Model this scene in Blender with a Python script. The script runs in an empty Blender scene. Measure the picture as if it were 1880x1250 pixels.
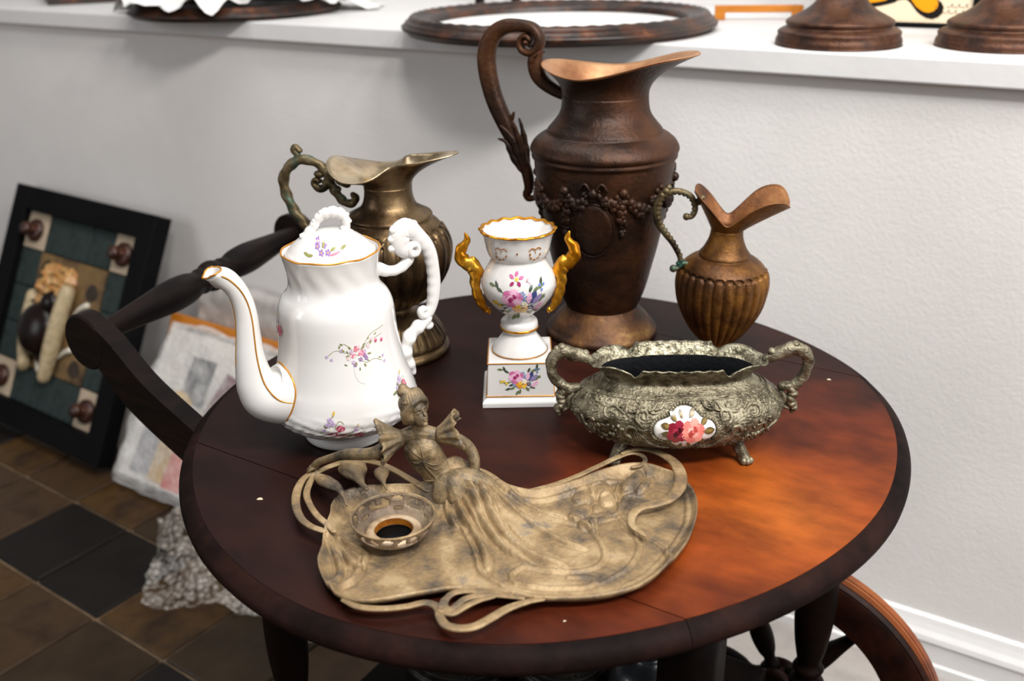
import bpy, bmesh, math, random
import numpy as np
from mathutils import Vector, Matrix, noise
from mathutils.geometry import delaunay_2d_cdt

SC = bpy.context.scene
COL = SC.collection
PI = math.pi
rnd = random.Random(7)

# ------------------------------------------------------------------ camera, world, lights, exposure
CAM_POS = Vector((0.5218, -0.8696, 1.225))
CR, CF, CU = Vector((.8442, .5357, -.0189)), Vector((-.4984, .7713, -.3959)), Vector((-.1975, .3437, .9181))
cd = bpy.data.cameras.new('camera'); cd.lens = 35.0; cd.sensor_width = 36.0
cd.clip_start = .05; cd.clip_end = 60
cd.dof.use_dof = True; cd.dof.focus_distance = 1.02; cd.dof.aperture_fstop = 4.5
co = bpy.data.objects.new('camera', cd); COL.objects.link(co)
zc = (-CF).normalized(); xc = CR.normalized(); yc = zc.cross(xc).normalized(); xc = yc.cross(zc)
co.matrix_world = Matrix(((xc.x, yc.x, zc.x, CAM_POS.x), (xc.y, yc.y, zc.y, CAM_POS.y), (xc.z, yc.z, zc.z, CAM_POS.z), (0, 0, 0, 1)))
SC.camera = co

world = bpy.data.worlds.new('world'); SC.world = world; world.use_nodes = True
bg = world.node_tree.nodes['Background']; bg.inputs[0].default_value = (.93, .96, 1, 1); bg.inputs[1].default_value = .13

def area(name, loc, target, sx, sy, power, col=(1, 1, 1)):
    l = bpy.data.lights.new(name, 'AREA'); l.shape = 'RECTANGLE'; l.size = sx; l.size_y = sy; l.energy = power; l.color = col
    o = bpy.data.objects.new(name, l); COL.objects.link(o); o.location = loc
    o.rotation_euler = (Vector(target) - Vector(loc)).to_track_quat('-Z', 'Y').to_euler()
    return o
for i in range(3):                                   # a row of ceiling lights over the shop floor
    area('ceiling_lamp', (.75 + .62 * i, -1.0 + .42 * i, 2.75), (.15, .25, .6), .42, .26, 27, (1, .98, .95))
area('shop_window', (2.9, -.6, 1.9), (0, .2, .7), 1.6, 1.4, 34, (.96, .98, 1))
area('left_wall_fill', (-2.6, -2.8, 1.9), (-1., .6, .6), 1.6, 1.6, 26, (.97, .98, 1))  # unseen fill light, added to brighten the left wall
area('ledge_fill', (-.3, .15, 2.9), (-.3, 1.2, 1.1), 2.6, .4, 34, (1, .98, .96))  # unseen fill light, added to whiten the ledge and the wall behind

SC.view_settings.view_transform = 'Standard'; SC.view_settings.look = 'None'
SC.view_settings.gamma = 1.0; SC.view_settings.use_curve_mapping = False
SC.view_settings.exposure = 0.14
SC.cycles.max_bounces = 6; SC.cycles.use_denoising = True

# ------------------------------------------------------------------ materials
def C(h, a=1.0):
    h = h.lstrip('#'); out = []
    for i in (0, 2, 4):
        c = int(h[i:i+2], 16) / 255
        out.append(c / 12.92 if c <= .04045 else ((c + .055) / 1.055) ** 2.4)
    return (*out, a)

def mat(name, cols, scale=8, rough=.5, metal=0., bump=0., bscale=None, coat=0., detail=5, stretch=None, rvar=0., spec=None, coat_rough=.08, lo=.35, hi=.65, trans=0., sss=0.):
    """Principled material whose colour runs through cols along a noise; bump from a finer noise."""
    m = bpy.data.materials.new(name); m.use_nodes = True
    nt = m.node_tree; N = nt.nodes; L = nt.links; b = N['Principled BSDF']
    b.inputs['Roughness'].default_value = rough; b.inputs['Metallic'].default_value = metal
    if coat: b.inputs['Coat Weight'].default_value = coat; b.inputs['Coat Roughness'].default_value = coat_rough
    if spec is not None: b.inputs['Specular IOR Level'].default_value = spec
    if trans: b.inputs['Transmission Weight'].default_value = trans
    if sss:
        b.inputs['Subsurface Weight'].default_value = sss; b.inputs['Subsurface Radius'].default_value = (.01, .009, .008); b.inputs['Subsurface Scale'].default_value = .4
    if len(cols) == 1 and not bump:
        b.inputs['Base Color'].default_value = C(cols[0]); return m
    tc = N.new('ShaderNodeTexCoord'); src = tc.outputs['Object']
    if stretch:
        mp = N.new('ShaderNodeMapping'); mp.inputs['Scale'].default_value = stretch; L.new(src, mp.inputs['Vector']); src = mp.outputs[0]
    nz = N.new('ShaderNodeTexNoise'); nz.inputs['Scale'].default_value = scale; nz.inputs['Detail'].default_value = detail; nz.inputs['Roughness'].default_value = .62
    L.new(src, nz.inputs['Vector'])
    if len(cols) > 1:
        rp = N.new('ShaderNodeValToRGB'); e = rp.color_ramp.elements
        while len(e) < len(cols): e.new(.5)
        for i, c in enumerate(cols):
            e[i].position = lo + (hi - lo) * i / (len(cols) - 1); e[i].color = C(c)
        L.new(nz.outputs[0], rp.inputs[0]); L.new(rp.outputs[0], b.inputs['Base Color'])
    else:
        b.inputs['Base Color'].default_value = C(cols[0])
    if rvar:
        mr = N.new('ShaderNodeMapRange'); mr.inputs['To Min'].default_value = rough - rvar; mr.inputs['To Max'].default_value = rough + rvar
        mr.inputs['From Min'].default_value = .3; mr.inputs['From Max'].default_value = .7
        L.new(nz.outputs[0], mr.inputs[0]); L.new(mr.outputs[0], b.inputs['Roughness'])
    if bump:
        n2 = N.new('ShaderNodeTexNoise'); n2.inputs['Scale'].default_value = bscale or scale * 6; n2.inputs['Detail'].default_value = 4
        L.new(src, n2.inputs['Vector'])
        bp = N.new('ShaderNodeBump'); bp.inputs['Strength'].default_value = bump; bp.inputs['Distance'].default_value = .002
        L.new(n2.outputs[0], bp.inputs['Height']); L.new(bp.outputs[0], b.inputs['Normal'])
    return m

def attr_mat(name, rough=.25, coat=.3):
    """flat printed colours kept per face corner"""
    m = bpy.data.materials.new(name); m.use_nodes = True
    N = m.node_tree.nodes; a = N.new('ShaderNodeAttribute'); a.attribute_name = 'paint'
    b = N['Principled BSDF']; m.node_tree.links.new(a.outputs['Color'], b.inputs['Base Color'])
    b.inputs['Roughness'].default_value = rough; b.inputs['Coat Weight'].default_value = coat
    return m

M = {}
M['wall'] = mat('painted_plaster', ['#dbd7d4', '#e3dfdc'], 3, .8, bump=.3, bscale=170)
M['ledge'] = mat('white_ledge_paint', ['#d3d1d0', '#dad8d7'], 4, .5, bump=.3, bscale=40)
M['skirting'] = mat('skirting_paint', ['#dcdad8', '#e6e4e2'], 6, .45, bump=.3, bscale=40)
M['strip'] = mat('grey_cement', ['#8f8883', '#a29b95', '#948c86'], 6, .7, bump=.4, bscale=120)
M['grout'] = mat('grout', ['#5b4a38', '#8a735a'], 14, .8, bump=.5)
M['porcelain'] = mat('white_porcelain', ['#dad7d3', '#e0ddda'], 5, .16, coat=.6, sss=.0)
M['gold'] = mat('gilding', ['#a05c08', '#cc8616', '#ecb13e'], 26, .3, .85, bump=.25, bscale=160)
M['goldline'] = mat('gilt_line', ['#b8771f', '#d99a3e'], 40, .35, .5)
M['print'] = attr_mat('painted_flowers')
M['brass'] = mat('tarnished_brass', ['#20160e', '#4d3a27', '#80694a', '#5b5142'], 14, .38, .8, bump=.35, bscale=110, rvar=.12, lo=.3, hi=.75)
M['brassrim'] = mat('pale_worn_brass', ['#8d7858', '#b39f80', '#c9b99c'], 16, .3, .9, bump=.3, bscale=120, rvar=.1)
M['verdigris'] = mat('verdigris_brass', ['#2c241a', '#57492f', '#6f6045', '#38584c'], 34, .5, .65, bump=.5, bscale=150)
M['bronze'] = mat('brown_copper', ['#130a05', '#2a170a', '#4a2912', '#63401f'], 9, .48, .5, bump=.4, bscale=190, rvar=.1, lo=.3, hi=.76)
M['bronzefoot'] = mat('worn_ochre_bronze', ['#24140a', '#4a2c15', '#66421f', '#93703c'], 24, .55, .4, bump=.4, bscale=170, lo=.36, hi=.74)
M['bronzerim'] = mat('pale_copper', ['#7c4e30', '#a27550', '#b48f6a'], 12, .5, .6, bump=.3, bscale=160)
M['copper'] = mat('old_copper', ['#2a1a0b', '#583615', '#8a5c22', '#4a4634'], 13, .5, .55, bump=.4, bscale=170, rvar=.1, lo=.3, hi=.74)
M['copperrim'] = mat('brown_copper_lip', ['#4a2a14', '#7d4f29', '#9a6d42'], 14, .5, .5, bump=.3, bscale=160)
M['pewter'] = mat('tarnished_pewter', ['#332d21', '#625a48', '#857d68', '#a39c86'], 70, .42, .7, bump=.7, bscale=330, rvar=.12, lo=.3, hi=.72)
M['pewterrim'] = mat('pitted_pewter', ['#3a3528', '#7a7460', '#9d9783'], 160, .38, .75, bump=.6, bscale=320, detail=2)
M['cavity'] = mat('black_lining', ['#030406', '#08090c'], 30, .6, bump=.4, spec=.1)
M['spelter'] = mat('weathered_spelter', ['#2a2624', '#655746', '#8c7452', '#a9916d', '#6a645f'], 24, .55, .3, bump=.5, bscale=230, rvar=.1, lo=.28, hi=.74)
M['spelterdark'] = mat('dark_spelter', ['#2b2723', '#62543f', '#8a7555', '#4c4844'], 40, .55, .3, bump=.5, bscale=220, lo=.3, hi=.72)
M['ink'] = mat('pierced_cup_metal', ['#4a3d31', '#7a6754', '#a08e77'], 20, .6, .3, bump=.3, bscale=200)
M['inkneck'] = mat('pale_cup_metal', ['#8a7358', '#b59c7e', '#c9b498'], 30, .5, .3, bump=.3, bscale=200)  # cup neck paler than the pierced cup
M['rust'] = mat('orange_rust', ['#8a4c0c', '#c57c17'], 60, .6, .3)
M['darkwood'] = mat('black_brown_wood', ['#080505', '#120b09', '#1b100d'], 9, .45, bump=.15, stretch=(1, 1, 6), spec=.12)
M['edge'] = mat('dark_table_edge', ['#0d0808', '#190f0d', '#261612'], 14, .6, bump=.2, spec=.05)
M['legwood'] = mat('dark_turned_wood', ['#090505', '#120a07', '#1a0d09'], 12, .55, spec=.08)
M['wheelwood'] = mat('dark_wheel_wood', ['#140805', '#2a120a', '#3d1c0e'], 10, .5, bump=.3, bscale=90, spec=.15)  # shade on the rim sides is put into this dark tone
M['tread'] = mat('lit_tread_wood', ['#5a2a12', '#824119', '#94501f'], 14, .5, bump=.4, bscale=120)  # overhead light on the tread is put into this lighter colour

def table_wood():
    m = bpy.data.materials.new('mahogany_top'); m.use_nodes = True
    N = m.node_tree.nodes; L = m.node_tree.links; b = N['Principled BSDF']
    tc = N.new('ShaderNodeTexCoord')
    mp = N.new('ShaderNodeMapping'); mp.inputs['Scale'].default_value = (2.6, 5.5, 4); L.new(tc.outputs['Object'], mp.inputs[0])
    g = N.new('ShaderNodeTexNoise'); g.inputs['Scale'].default_value = 4; g.inputs['Detail'].default_value = 7; g.inputs['Roughness'].default_value = .65; L.new(mp.outputs[0], g.inputs['Vector'])
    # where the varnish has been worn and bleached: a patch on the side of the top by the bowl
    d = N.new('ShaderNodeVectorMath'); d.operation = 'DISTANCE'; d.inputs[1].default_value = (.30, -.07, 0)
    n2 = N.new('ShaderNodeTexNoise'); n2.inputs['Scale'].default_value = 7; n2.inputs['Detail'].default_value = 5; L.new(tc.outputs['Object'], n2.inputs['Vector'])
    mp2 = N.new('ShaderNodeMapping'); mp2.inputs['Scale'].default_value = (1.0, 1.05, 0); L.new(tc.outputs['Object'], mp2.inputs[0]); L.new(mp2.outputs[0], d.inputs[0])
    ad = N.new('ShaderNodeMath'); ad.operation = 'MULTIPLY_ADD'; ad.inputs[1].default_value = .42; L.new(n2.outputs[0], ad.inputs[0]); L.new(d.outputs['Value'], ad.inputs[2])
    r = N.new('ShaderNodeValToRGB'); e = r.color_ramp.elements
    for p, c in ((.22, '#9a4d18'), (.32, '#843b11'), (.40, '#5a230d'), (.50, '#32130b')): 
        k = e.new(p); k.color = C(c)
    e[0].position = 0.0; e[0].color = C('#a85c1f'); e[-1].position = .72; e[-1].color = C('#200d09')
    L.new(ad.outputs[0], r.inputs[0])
    r2 = N.new('ShaderNodeValToRGB'); r2.color_ramp.elements[0].color = (.42, .4, .4, 1); r2.color_ramp.elements[1].color = (1.15, 1.15, 1.1, 1)
    r2.color_ramp.elements[0].position = .34; r2.color_ramp.elements[1].position = .66; L.new(g.outputs[0], r2.inputs[0])
    mx = N.new('ShaderNodeMix'); mx.data_type = 'RGBA'; mx.blend_type = 'MULTIPLY'; mx.inputs[0].default_value = .8
    L.new(r.outputs[0], mx.inputs[6]); L.new(r2.outputs[0], mx.inputs[7]); L.new(mx.outputs[2], b.inputs['Base Color'])
    b.inputs['Roughness'].default_value = .46; b.inputs['Specular IOR Level'].default_value = .15
    bp = N.new('ShaderNodeBump'); bp.inputs['Strength'].default_value = .12; bp.inputs['Distance'].default_value = .001
    L.new(g.outputs[0], bp.inputs['Height']); L.new(bp.outputs[0], b.inputs['Normal'])
    return m
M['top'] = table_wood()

# ------------------------------------------------------------------ helpers
def link_mesh(name, me, m, parent=None, loc=None):
    o = bpy.data.objects.new(name, me); COL.objects.link(o)
    for x in (m if isinstance(m, (list, tuple)) else [m]): me.materials.append(x)
    if parent: o.parent = parent
    if name in ('garland_relief', 'scroll_relief', 'beaded_border', 'flower_relief', 'gilt_bands', 'moulded_rings', 'acanthus_leaves'): o['kind'] = 'stuff'
    if loc is not None: o.location = loc
    return o

def mk(name, V, F, m, parent=None, smooth=True, loc=None, mi=None):
    me = bpy.data.meshes.new(name); me.from_pydata([tuple(map(float, v)) for v in V], [], F); me.validate()
    bm = bmesh.new(); bm.from_mesh(me); bmesh.ops.recalc_face_normals(bm, faces=bm.faces); bm.to_mesh(me); bm.free()
    if smooth: me.polygons.foreach_set('use_smooth', [True] * len(me.polygons))
    if mi: me.polygons.foreach_set('material_index', mi)
    return link_mesh(name, me, m, parent, loc)

def thing(name, label, cat, loc=(0, 0, 0), rz=0., group=None, rx=0., ry=0.):
    o = bpy.data.objects.new(name, None); COL.objects.link(o); o.empty_display_size = .05
    o.location = loc; o.rotation_euler = (rx, ry, rz); o['label'] = label; o['category'] = cat
    if group: o['group'] = group
    return o

def tag(o, label, cat, group=None):
    o['label'] = label; o['category'] = cat
    if group: o['group'] = group
    return o

def struct(o): o['kind'] = 'structure'; return o

def dup(root, loc, label=None, rz=None):
    r = root.copy(); COL.objects.link(r); r.location = loc
    if rz is not None: r.rotation_euler.z = rz
    if label: r['label'] = label
    for ch in list(root.children):
        c = ch.copy(); COL.objects.link(c); c.parent = r
        for g in list(ch.children):
            d = g.copy(); COL.objects.link(d); d.parent = c
    return r

class Geo:
    """collects pieces of ONE part"""
    def __init__(s): s.V = []; s.F = []; s.I = []
    def add(s, V, F, mi=0):
        k = len(s.V); s.V += [tuple(map(float, v)) for v in V]; s.F += [tuple(i + k for i in f) for f in F]; s.I += [mi] * len(F); return s
    def put(s, name, m, parent=None, smooth=True, loc=None): return mk(name, s.V, s.F, m, parent, smooth, loc, s.I if any(s.I) else None)

def box_geo(cx, cy, cz, sx, sy, sz):
    V = [(cx + a * sx / 2, cy + b * sy / 2, cz + c * sz / 2) for a in (-1, 1) for b in (-1, 1) for c in (-1, 1)]
    return V, [(0, 1, 3, 2), (4, 6, 7, 5), (0, 4, 5, 1), (2, 3, 7, 6), (0, 2, 6, 4), (1, 5, 7, 3)]

def box(name, c, s, m, parent=None, bevel=0., rz=0.):
    V, F = box_geo(0, 0, 0, *s)
    o = mk(name, V, F, m, parent, False, c); o.rotation_euler.z = rz
    if bevel: do_bevel(o, bevel)
    return o

def do_bevel(o, w, seg=2):
    bm = bmesh.new(); bm.from_mesh(o.data)
    bmesh.ops.bevel(bm, geom=list(bm.edges), offset=w, segments=seg, affect='EDGES', profile=.5)
    bm.to_mesh(o.data); bm.free()

def spline(P, n, closed=False):
    """Catmull-Rom through the points, n samples evenly along it (any number of columns)"""
    P = np.array(P, float)
    if P.ndim == 1: P = P[:, None]
    if closed: Q = np.vstack([P[-1], P, P[0], P[1]])
    else: Q = np.vstack([2 * P[0] - P[1], P, 2 * P[-1] - P[-2]])
    out = []
    for i in range(len(Q) - 3):
        p0, p1, p2, p3 = Q[i:i+4]; t = np.linspace(0, 1, 14, endpoint=False)[:, None]
        out.append(.5 * (2 * p1 + (p2 - p0) * t + (2 * p0 - 5 * p1 + 4 * p2 - p3) * t**2 + (3 * p1 - p0 - 3 * p2 + p3) * t**3))
    D = np.vstack(out + ([P[:1]] if closed else [P[-1:]]))
    d = np.r_[0, np.cumsum(np.linalg.norm(np.diff(D[:, :min(3, D.shape[1])], axis=0), axis=1))]
    s = np.linspace(0, d[-1], n, endpoint=not closed)
    return np.stack([np.interp(s, d, D[:, k]) for k in range(D.shape[1])], 1)

def dense(prof, n):
    """profile of (r, z) corners -> smooth dense profile"""
    return spline(prof, n)

def lathe_geo(prof, seg=64, fun=None, cap=True):
    th = np.linspace(0, 2 * PI, seg, endpoint=False); V = []; F = []
    prof = np.array(prof, float)
    for (r, z) in prof:
        if fun is None: R, Z = np.full(seg, r), np.full(seg, z)
        else: R, Z = fun(th, r, z)
        V += list(zip(R * np.cos(th), R * np.sin(th), Z))
    n = len(prof)
    for i in range(n - 1):
        for j in range(seg):
            a, b = i * seg + j, i * seg + (j + 1) % seg
            F.append((a, b, b + seg, a + seg))
    if cap:
        F.append(tuple(range(seg - 1, -1, -1))); F.append(tuple((n - 1) * seg + j for j in range(seg)))
    return V, F

def lathe(name, prof, m, parent=None, seg=64, fun=None, loc=None, cap=True):
    V, F = lathe_geo(prof, seg, fun, cap); return mk(name, V, F, m, parent, True, loc)

def sweep_geo(P, A, B=None, N=(0, 1, 0), seg=10, closed=False, ridge=None):
    """tube along P; A half width across (in the plane square to N), B half thickness along N"""
    P = np.array(P, float); n = len(P)
    A = np.broadcast_to(np.array(A, float), (n,)) if np.ndim(A) == 0 or len(np.atleast_1d(A)) == n else np.interp(np.linspace(0, 1, n), np.linspace(0, 1, len(A)), A)
    B = A if B is None else (np.broadcast_to(np.array(B, float), (n,)) if np.ndim(B) == 0 or len(np.atleast_1d(B)) == n else np.interp(np.linspace(0, 1, n), np.linspace(0, 1, len(B)), B))
    T = np.gradient(P, axis=0) if not closed else np.roll(P, -1, 0) - np.roll(P, 1, 0)
    T /= np.linalg.norm(T, axis=1)[:, None] + 1e-12
    N0 = np.array(N, float); N0 /= np.linalg.norm(N0)
    V = []; F = []; th = np.linspace(0, 2 * PI, seg, endpoint=False)
    rings = [(P[i], T[i], A[i], B[i]) for i in range(n)]
    if not closed:                                   # round ends
        r0 = [(P[0] - T[0] * A[0] * s, T[0], A[0] * c, B[0] * c) for s, c in ((.9, .35), (.55, .8))]
        r1 = [(P[-1] + T[-1] * A[-1] * s, T[-1], A[-1] * c, B[-1] * c) for s, c in ((.55, .8), (.9, .35))]
        rings = r0 + rings + r1
    for k, (p, t, a, b) in enumerate(rings):
        X = np.cross(N0, t); l = np.linalg.norm(X)
        X = X / l if l > 1e-3 else np.array((1., 0, 0))
        Y = np.cross(t, X)
        for j, q in enumerate(th):
            f = 1 if ridge is None else ridge(k, q)
            V.append(p + X * a * math.cos(q) * f + Y * b * math.sin(q) * f)
    m = len(rings)
    for i in range(m if closed else m - 1):
        for j in range(seg):
            a, b = i * seg + j, i * seg + (j + 1) % seg
            c, d = ((i + 1) % m) * seg + (j + 1) % seg, ((i + 1) % m) * seg + j
            F.append((a, b, c, d))
    if not closed:
        F.append(tuple(range(seg - 1, -1, -1))); F.append(tuple((m - 1) * seg + j for j in range(seg)))
    return V, F

def sweep(name, P, A, m, parent=None, B=None, N=(0, 1, 0), seg=10, n=40, closed=False, loc=None, ridge=None):
    Q = spline(P, n, closed); V, F = sweep_geo(Q, A, B, N, seg, closed, ridge); return mk(name, V, F, m, parent, True, loc)

def ball_geo(c, r, s=(1, 1, 1), nu=10, nv=7, R=None):
    V = []; F = []
    for i in range(nv + 1):
        p = PI * i / nv
        for j in range(nu):
            q = 2 * PI * j / nu
            v = Vector((math.sin(p) * math.cos(q) * r * s[0], math.sin(p) * math.sin(q) * r * s[1], math.cos(p) * r * s[2]))
            if R is not None: v = R @ v
            V.append((c[0] + v.x, c[1] + v.y, c[2] + v.z))
    for i in range(nv):
        for j in range(nu):
            a, b = i * nu + j, i * nu + (j + 1) % nu
            F.append((a, a + nu, b + nu, b))
    return V, F

def plane_pts(L, az, side=1.0):
    """(u, z) points in the upright plane of azimuth az -> xyz"""
    return [(u * math.cos(az), u * math.sin(az), z) for u, z in L]

def az_n(az): return (-math.sin(az), math.cos(az), 0)

def at_az(az, d): return (d * math.cos(az), d * math.sin(az))

# printed flowers: flat colour patches that follow a glazed surface
class Print:
    def __init__(s, surf): s.surf = surf; s.V = []; s.F = []; s.K = []; s.lift = .00025
    def patch(s, pts, col, c=None):
        """fan of two rings inside the outline pts (a, b)"""
        pts = np.array(pts, float); c = pts.mean(0) if c is None else np.array(c)
        k = len(s.V); n = len(pts); s.lift += .0000035
        s.V.append(tuple(s.surf(c[0], c[1], s.lift)))
        for t in (.5, 1.0):
            for p in pts:
                q = c + (p - c) * t; s.V.append(tuple(s.surf(q[0], q[1], s.lift)))
        for j in range(n):
            a, b = k + 1 + j, k + 1 + (j + 1) % n
            s.F += [(k, a, b), (a, a + n, b + n, b)]
        s.K += [col] * (2 * n)
    def oval(s, a, b, rx, ry, col, rot=0., n=10, wob=0.):
        t = np.linspace(0, 2 * PI, n, endpoint=False); w = 1 + wob * np.array([rnd.uniform(-1, 1) for _ in t])
        x, y = rx * np.cos(t) * w, ry * np.sin(t) * w
        s.patch(np.c_[a + x * math.cos(rot) - y * math.sin(rot), b + x * math.sin(rot) + y * math.cos(rot)], col)
    def leaf(s, a, b, ln, rot, col, w=.36):
        t = np.linspace(0, 1, 6); h = ln * w * np.sin(PI * t) ** .8 * .5
        x = np.r_[t * ln, t[::-1][1:-1] * ln]; y = np.r_[h, -h[::-1][1:-1]]
        s.patch(np.c_[a + x * math.cos(rot) - y * math.sin(rot), b + x * math.sin(rot) + y * math.cos(rot)], col)
    def stem(s, P, w, col):
        P = spline(P, max(6, 3 * len(P))); T = np.gradient(P, axis=0); T /= np.linalg.norm(T, axis=1)[:, None] + 1e-9
        Nn = np.c_[-T[:, 1], T[:, 0]] * w / 2; k = len(s.V); s.lift += .0000035
        for p, q in zip(P, Nn): s.V += [tuple(s.surf(*(p + q), s.lift)), tuple(s.surf(*(p - q), s.lift))]
        for i in range(len(P) - 1): s.F.append((k + 2*i, k + 2*i + 1, k + 2*i + 3, k + 2*i + 2)); s.K.append(col)
    def rose(s, a, b, r, pal):
        """pal: outer, mid, dark, light"""
        for q in range(6):
            t = q * PI / 3 + .3; s.oval(a + .55 * r * math.cos(t), b + .5 * r * math.sin(t), .55 * r, .5 * r, pal[q % 2], t, 9, .06)
        s.oval(a, b, .66 * r, .6 * r, pal[1], 0, 10, .05)
        for q in range(4):
            t = q * PI / 2 + .8; s.oval(a + .3 * r * math.cos(t), b + .28 * r * math.sin(t), .3 * r, .2 * r, pal[3 if q % 2 else 2], t + 1.2, 8)
        s.oval(a - .05 * r, b - .03 * r, .27 * r, .24 * r, pal[2]); s.oval(a + .02 * r, b + .05 * r, .12 * r, .09 * r, pal[0])
    def bloom(s, a, b, r, col, eye, n=5, rot=0.):
        for q in range(n):
            t = rot + q * 2 * PI / n; s.oval(a + .55 * r * math.cos(t), b + .55 * r * math.sin(t), .48 * r, .34 * r, col if q % 2 else tuple(min(1, c * 1.2) for c in col[:3]) + (1,), t, 8)
        s.oval(a, b, .25 * r, .25 * r, eye, 0, 7)
    def put(s, name, parent, m=None):
        me = bpy.data.meshes.new(name); me.from_pydata(s.V, [], s.F)
        at = me.attributes.new('paint', 'FLOAT_COLOR', 'FACE'); at.data.foreach_set('color', [c for k in s.K for c in k])
        me.polygons.foreach_set('use_smooth', [True] * len(me.polygons))
        o = link_mesh(name, me, m or M['print'], parent); o['kind'] = 'stuff'; return o

def lathe_surf(prof, az):
    """surface function of a turned body; (a, b) = arc to the right seen from outside, height"""
    P = np.array(prof, float)
    def f(a, b, lift):
        r = float(np.interp(b, P[:, 1], P[:, 0])); dz = .002
        dr = float(np.interp(b + dz, P[:, 1], P[:, 0]) - np.interp(b - dz, P[:, 1], P[:, 0])) / (2 * dz)
        n = 1 / math.sqrt(1 + dr * dr); t = az + a / r
        return Vector(((r + lift * n) * math.cos(t), (r + lift * n) * math.sin(t), b - lift * n * dr))
    return f

def A(d): return math.radians(d)
# ------------------------------------------------------------------ the room
floor = struct(box('floor', (-.6, -.9, -.032), (8, 6, .05), M['grout']))
tile_me = []
def tile_mesh(i, cols, rough):
    V, F = box_geo(0, 0, 0, .1985, .2145, .014)
    me = bpy.data.meshes.new('tile'); me.from_pydata(V, [], F)
    bm = bmesh.new(); bm.from_mesh(me); bmesh.ops.bevel(bm, geom=[e for e in bm.edges], offset=.003, segments=1, affect='EDGES'); bm.to_mesh(me); bm.free()
    me.materials.append(mat('tile_glaze', cols, 7, rough, bump=.5, bscale=60, rvar=.08, spec=.25)); return me
tile_me = [tile_mesh(0, ['#2f2013', '#433120', '#3a2a18'], .42), tile_mesh(1, ['#3a2613', '#4d371d', '#302115'], .42), tile_mesh(2, ['#0e0b0a', '#19130f'], .45), tile_mesh(3, ['#2b1f14', '#3b2d1d'], .45)]
P0 = np.array((-1.1995, .0002)); E1 = np.array((.2043, -.0103)); E2 = np.array((.0113, .2205))
ra = math.atan2(E1[1], E1[0]); dark = {(-1, 0), (0, 0), (2, -1), (-4, 1), (3, -3)}
for i in range(-8, 11):
    for j in range(-4, 2):
        p = P0 + E1 * (i + .5) + E2 * (j + .5)
        k = 2 if (i, j) in dark else rnd.choice((0, 1, 1, 3))
        o = bpy.data.objects.new('tile', tile_me[k]); COL.objects.link(o); o.parent = floor
        o.location = (p[0] + .6, p[1] + .9, .032 - .0075 + rnd.uniform(-.0008, .0008)); o.rotation_euler = (rnd.uniform(-.003, .003), rnd.uniform(-.003, .003), ra)
struct(box('trim_3', (-.6, .56, -.006), (8, .235, .016), M['strip']))
struct(box('wall_back', (-.9, .92, .49), (7, .50, .998), M['wall']))
# white cap of the low wall, wide enough to show goods on
led = struct(box('trim_1', (-.9, .975, 1.008), (7, .65, .036), M['ledge'], bevel=.003))
struct(box('wall_upper', (-.9, 1.34, 1.65), (7, .08, 1.40), M['ledge']))
# skirting with a rounded moulding
def extrude_x(name, prof, x0, x1, m):
    n = len(prof); V = [(x, y, z) for x in (x0, x1) for y, z in prof]
    F = [(i, (i + 1) % n, n + (i + 1) % n, n + i) for i in range(n)] + [tuple(range(n)), tuple(range(n, 2 * n))]
    return mk(name, V, F, m, None, False)
struct(extrude_x('baseboard_back', [(.672, -.002), (.648, -.002), (.648, .018), (.652, .021), (.652, .060), (.648, .064), (.650, .073), (.656, .082), (.660, .092), (.663, .102), (.672, .106)], -4.4, 2.6, M['skirting']))

# ------------------------------------------------------------------ tea trolley
TZ = .70
trolley = thing('tea_trolley', 'round dark mahogany drop-leaf tea trolley with a turned push handle and spoked wheel', 'trolley')
_q = [(-5, .720), (-10, .717), (-24, .717), (-31, .720), (-39, .724), (-46, .730), (-52, .737), (-58, .747), (-63, .753), (-70, .759), (-77, .761), (-84, .765), (-91, .765), (-98, .757), (-104, .753), (-111, .748), (-121, .737), (-132, .731), (-138, .729), (-147, .730), (-158, .723), (-170, .720), (-180, .719), (3, .721), (10, .722), (17, .727), (24, .733), (32, .740), (39, .745), (45, .748), (52, .746), (60, .744), (69, .743), (80, .741), (91, .738), (98, .737), (115, .742), (137, .745), (143, .742), (150, .733), (165, .722)]
_q.sort(); _qa = np.radians([a for a, _ in _q]); _qr = np.array([r for _, r in _q]) * .525
def top_r(t):
    return float(np.interp((t + PI) % (2 * PI) - PI, np.r_[_qa, PI], np.r_[_qr, _qr[0]]))
_sm = [np.mean([top_r(2 * PI * k / 720 + d) for d in np.linspace(-.12, .12, 9)]) for k in range(721)]
def rt(t): return float(np.interp(t % (2 * PI), np.linspace(0, 2 * PI, 721), _sm))
YA, YB = -.254, .2685
def xpt(t): return rt(t) * math.cos(t), rt(t) * math.sin(t)
def solve(y, lo, hi):
    for _ in range(50):
        m_ = (lo + hi) / 2
        if (xpt(m_)[1] - y) * (xpt(lo)[1] - y) > 0: lo = m_
        else: hi = m_
    return lo
aA0, aA1 = solve(YA, -PI + .1, -PI / 2), solve(YA, -PI / 2, -.1)      # left, right ends of the front joint
aB0, aB1 = solve(YB, .1, PI / 2), solve(YB, PI / 2, PI - .1)
TH = .021
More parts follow.
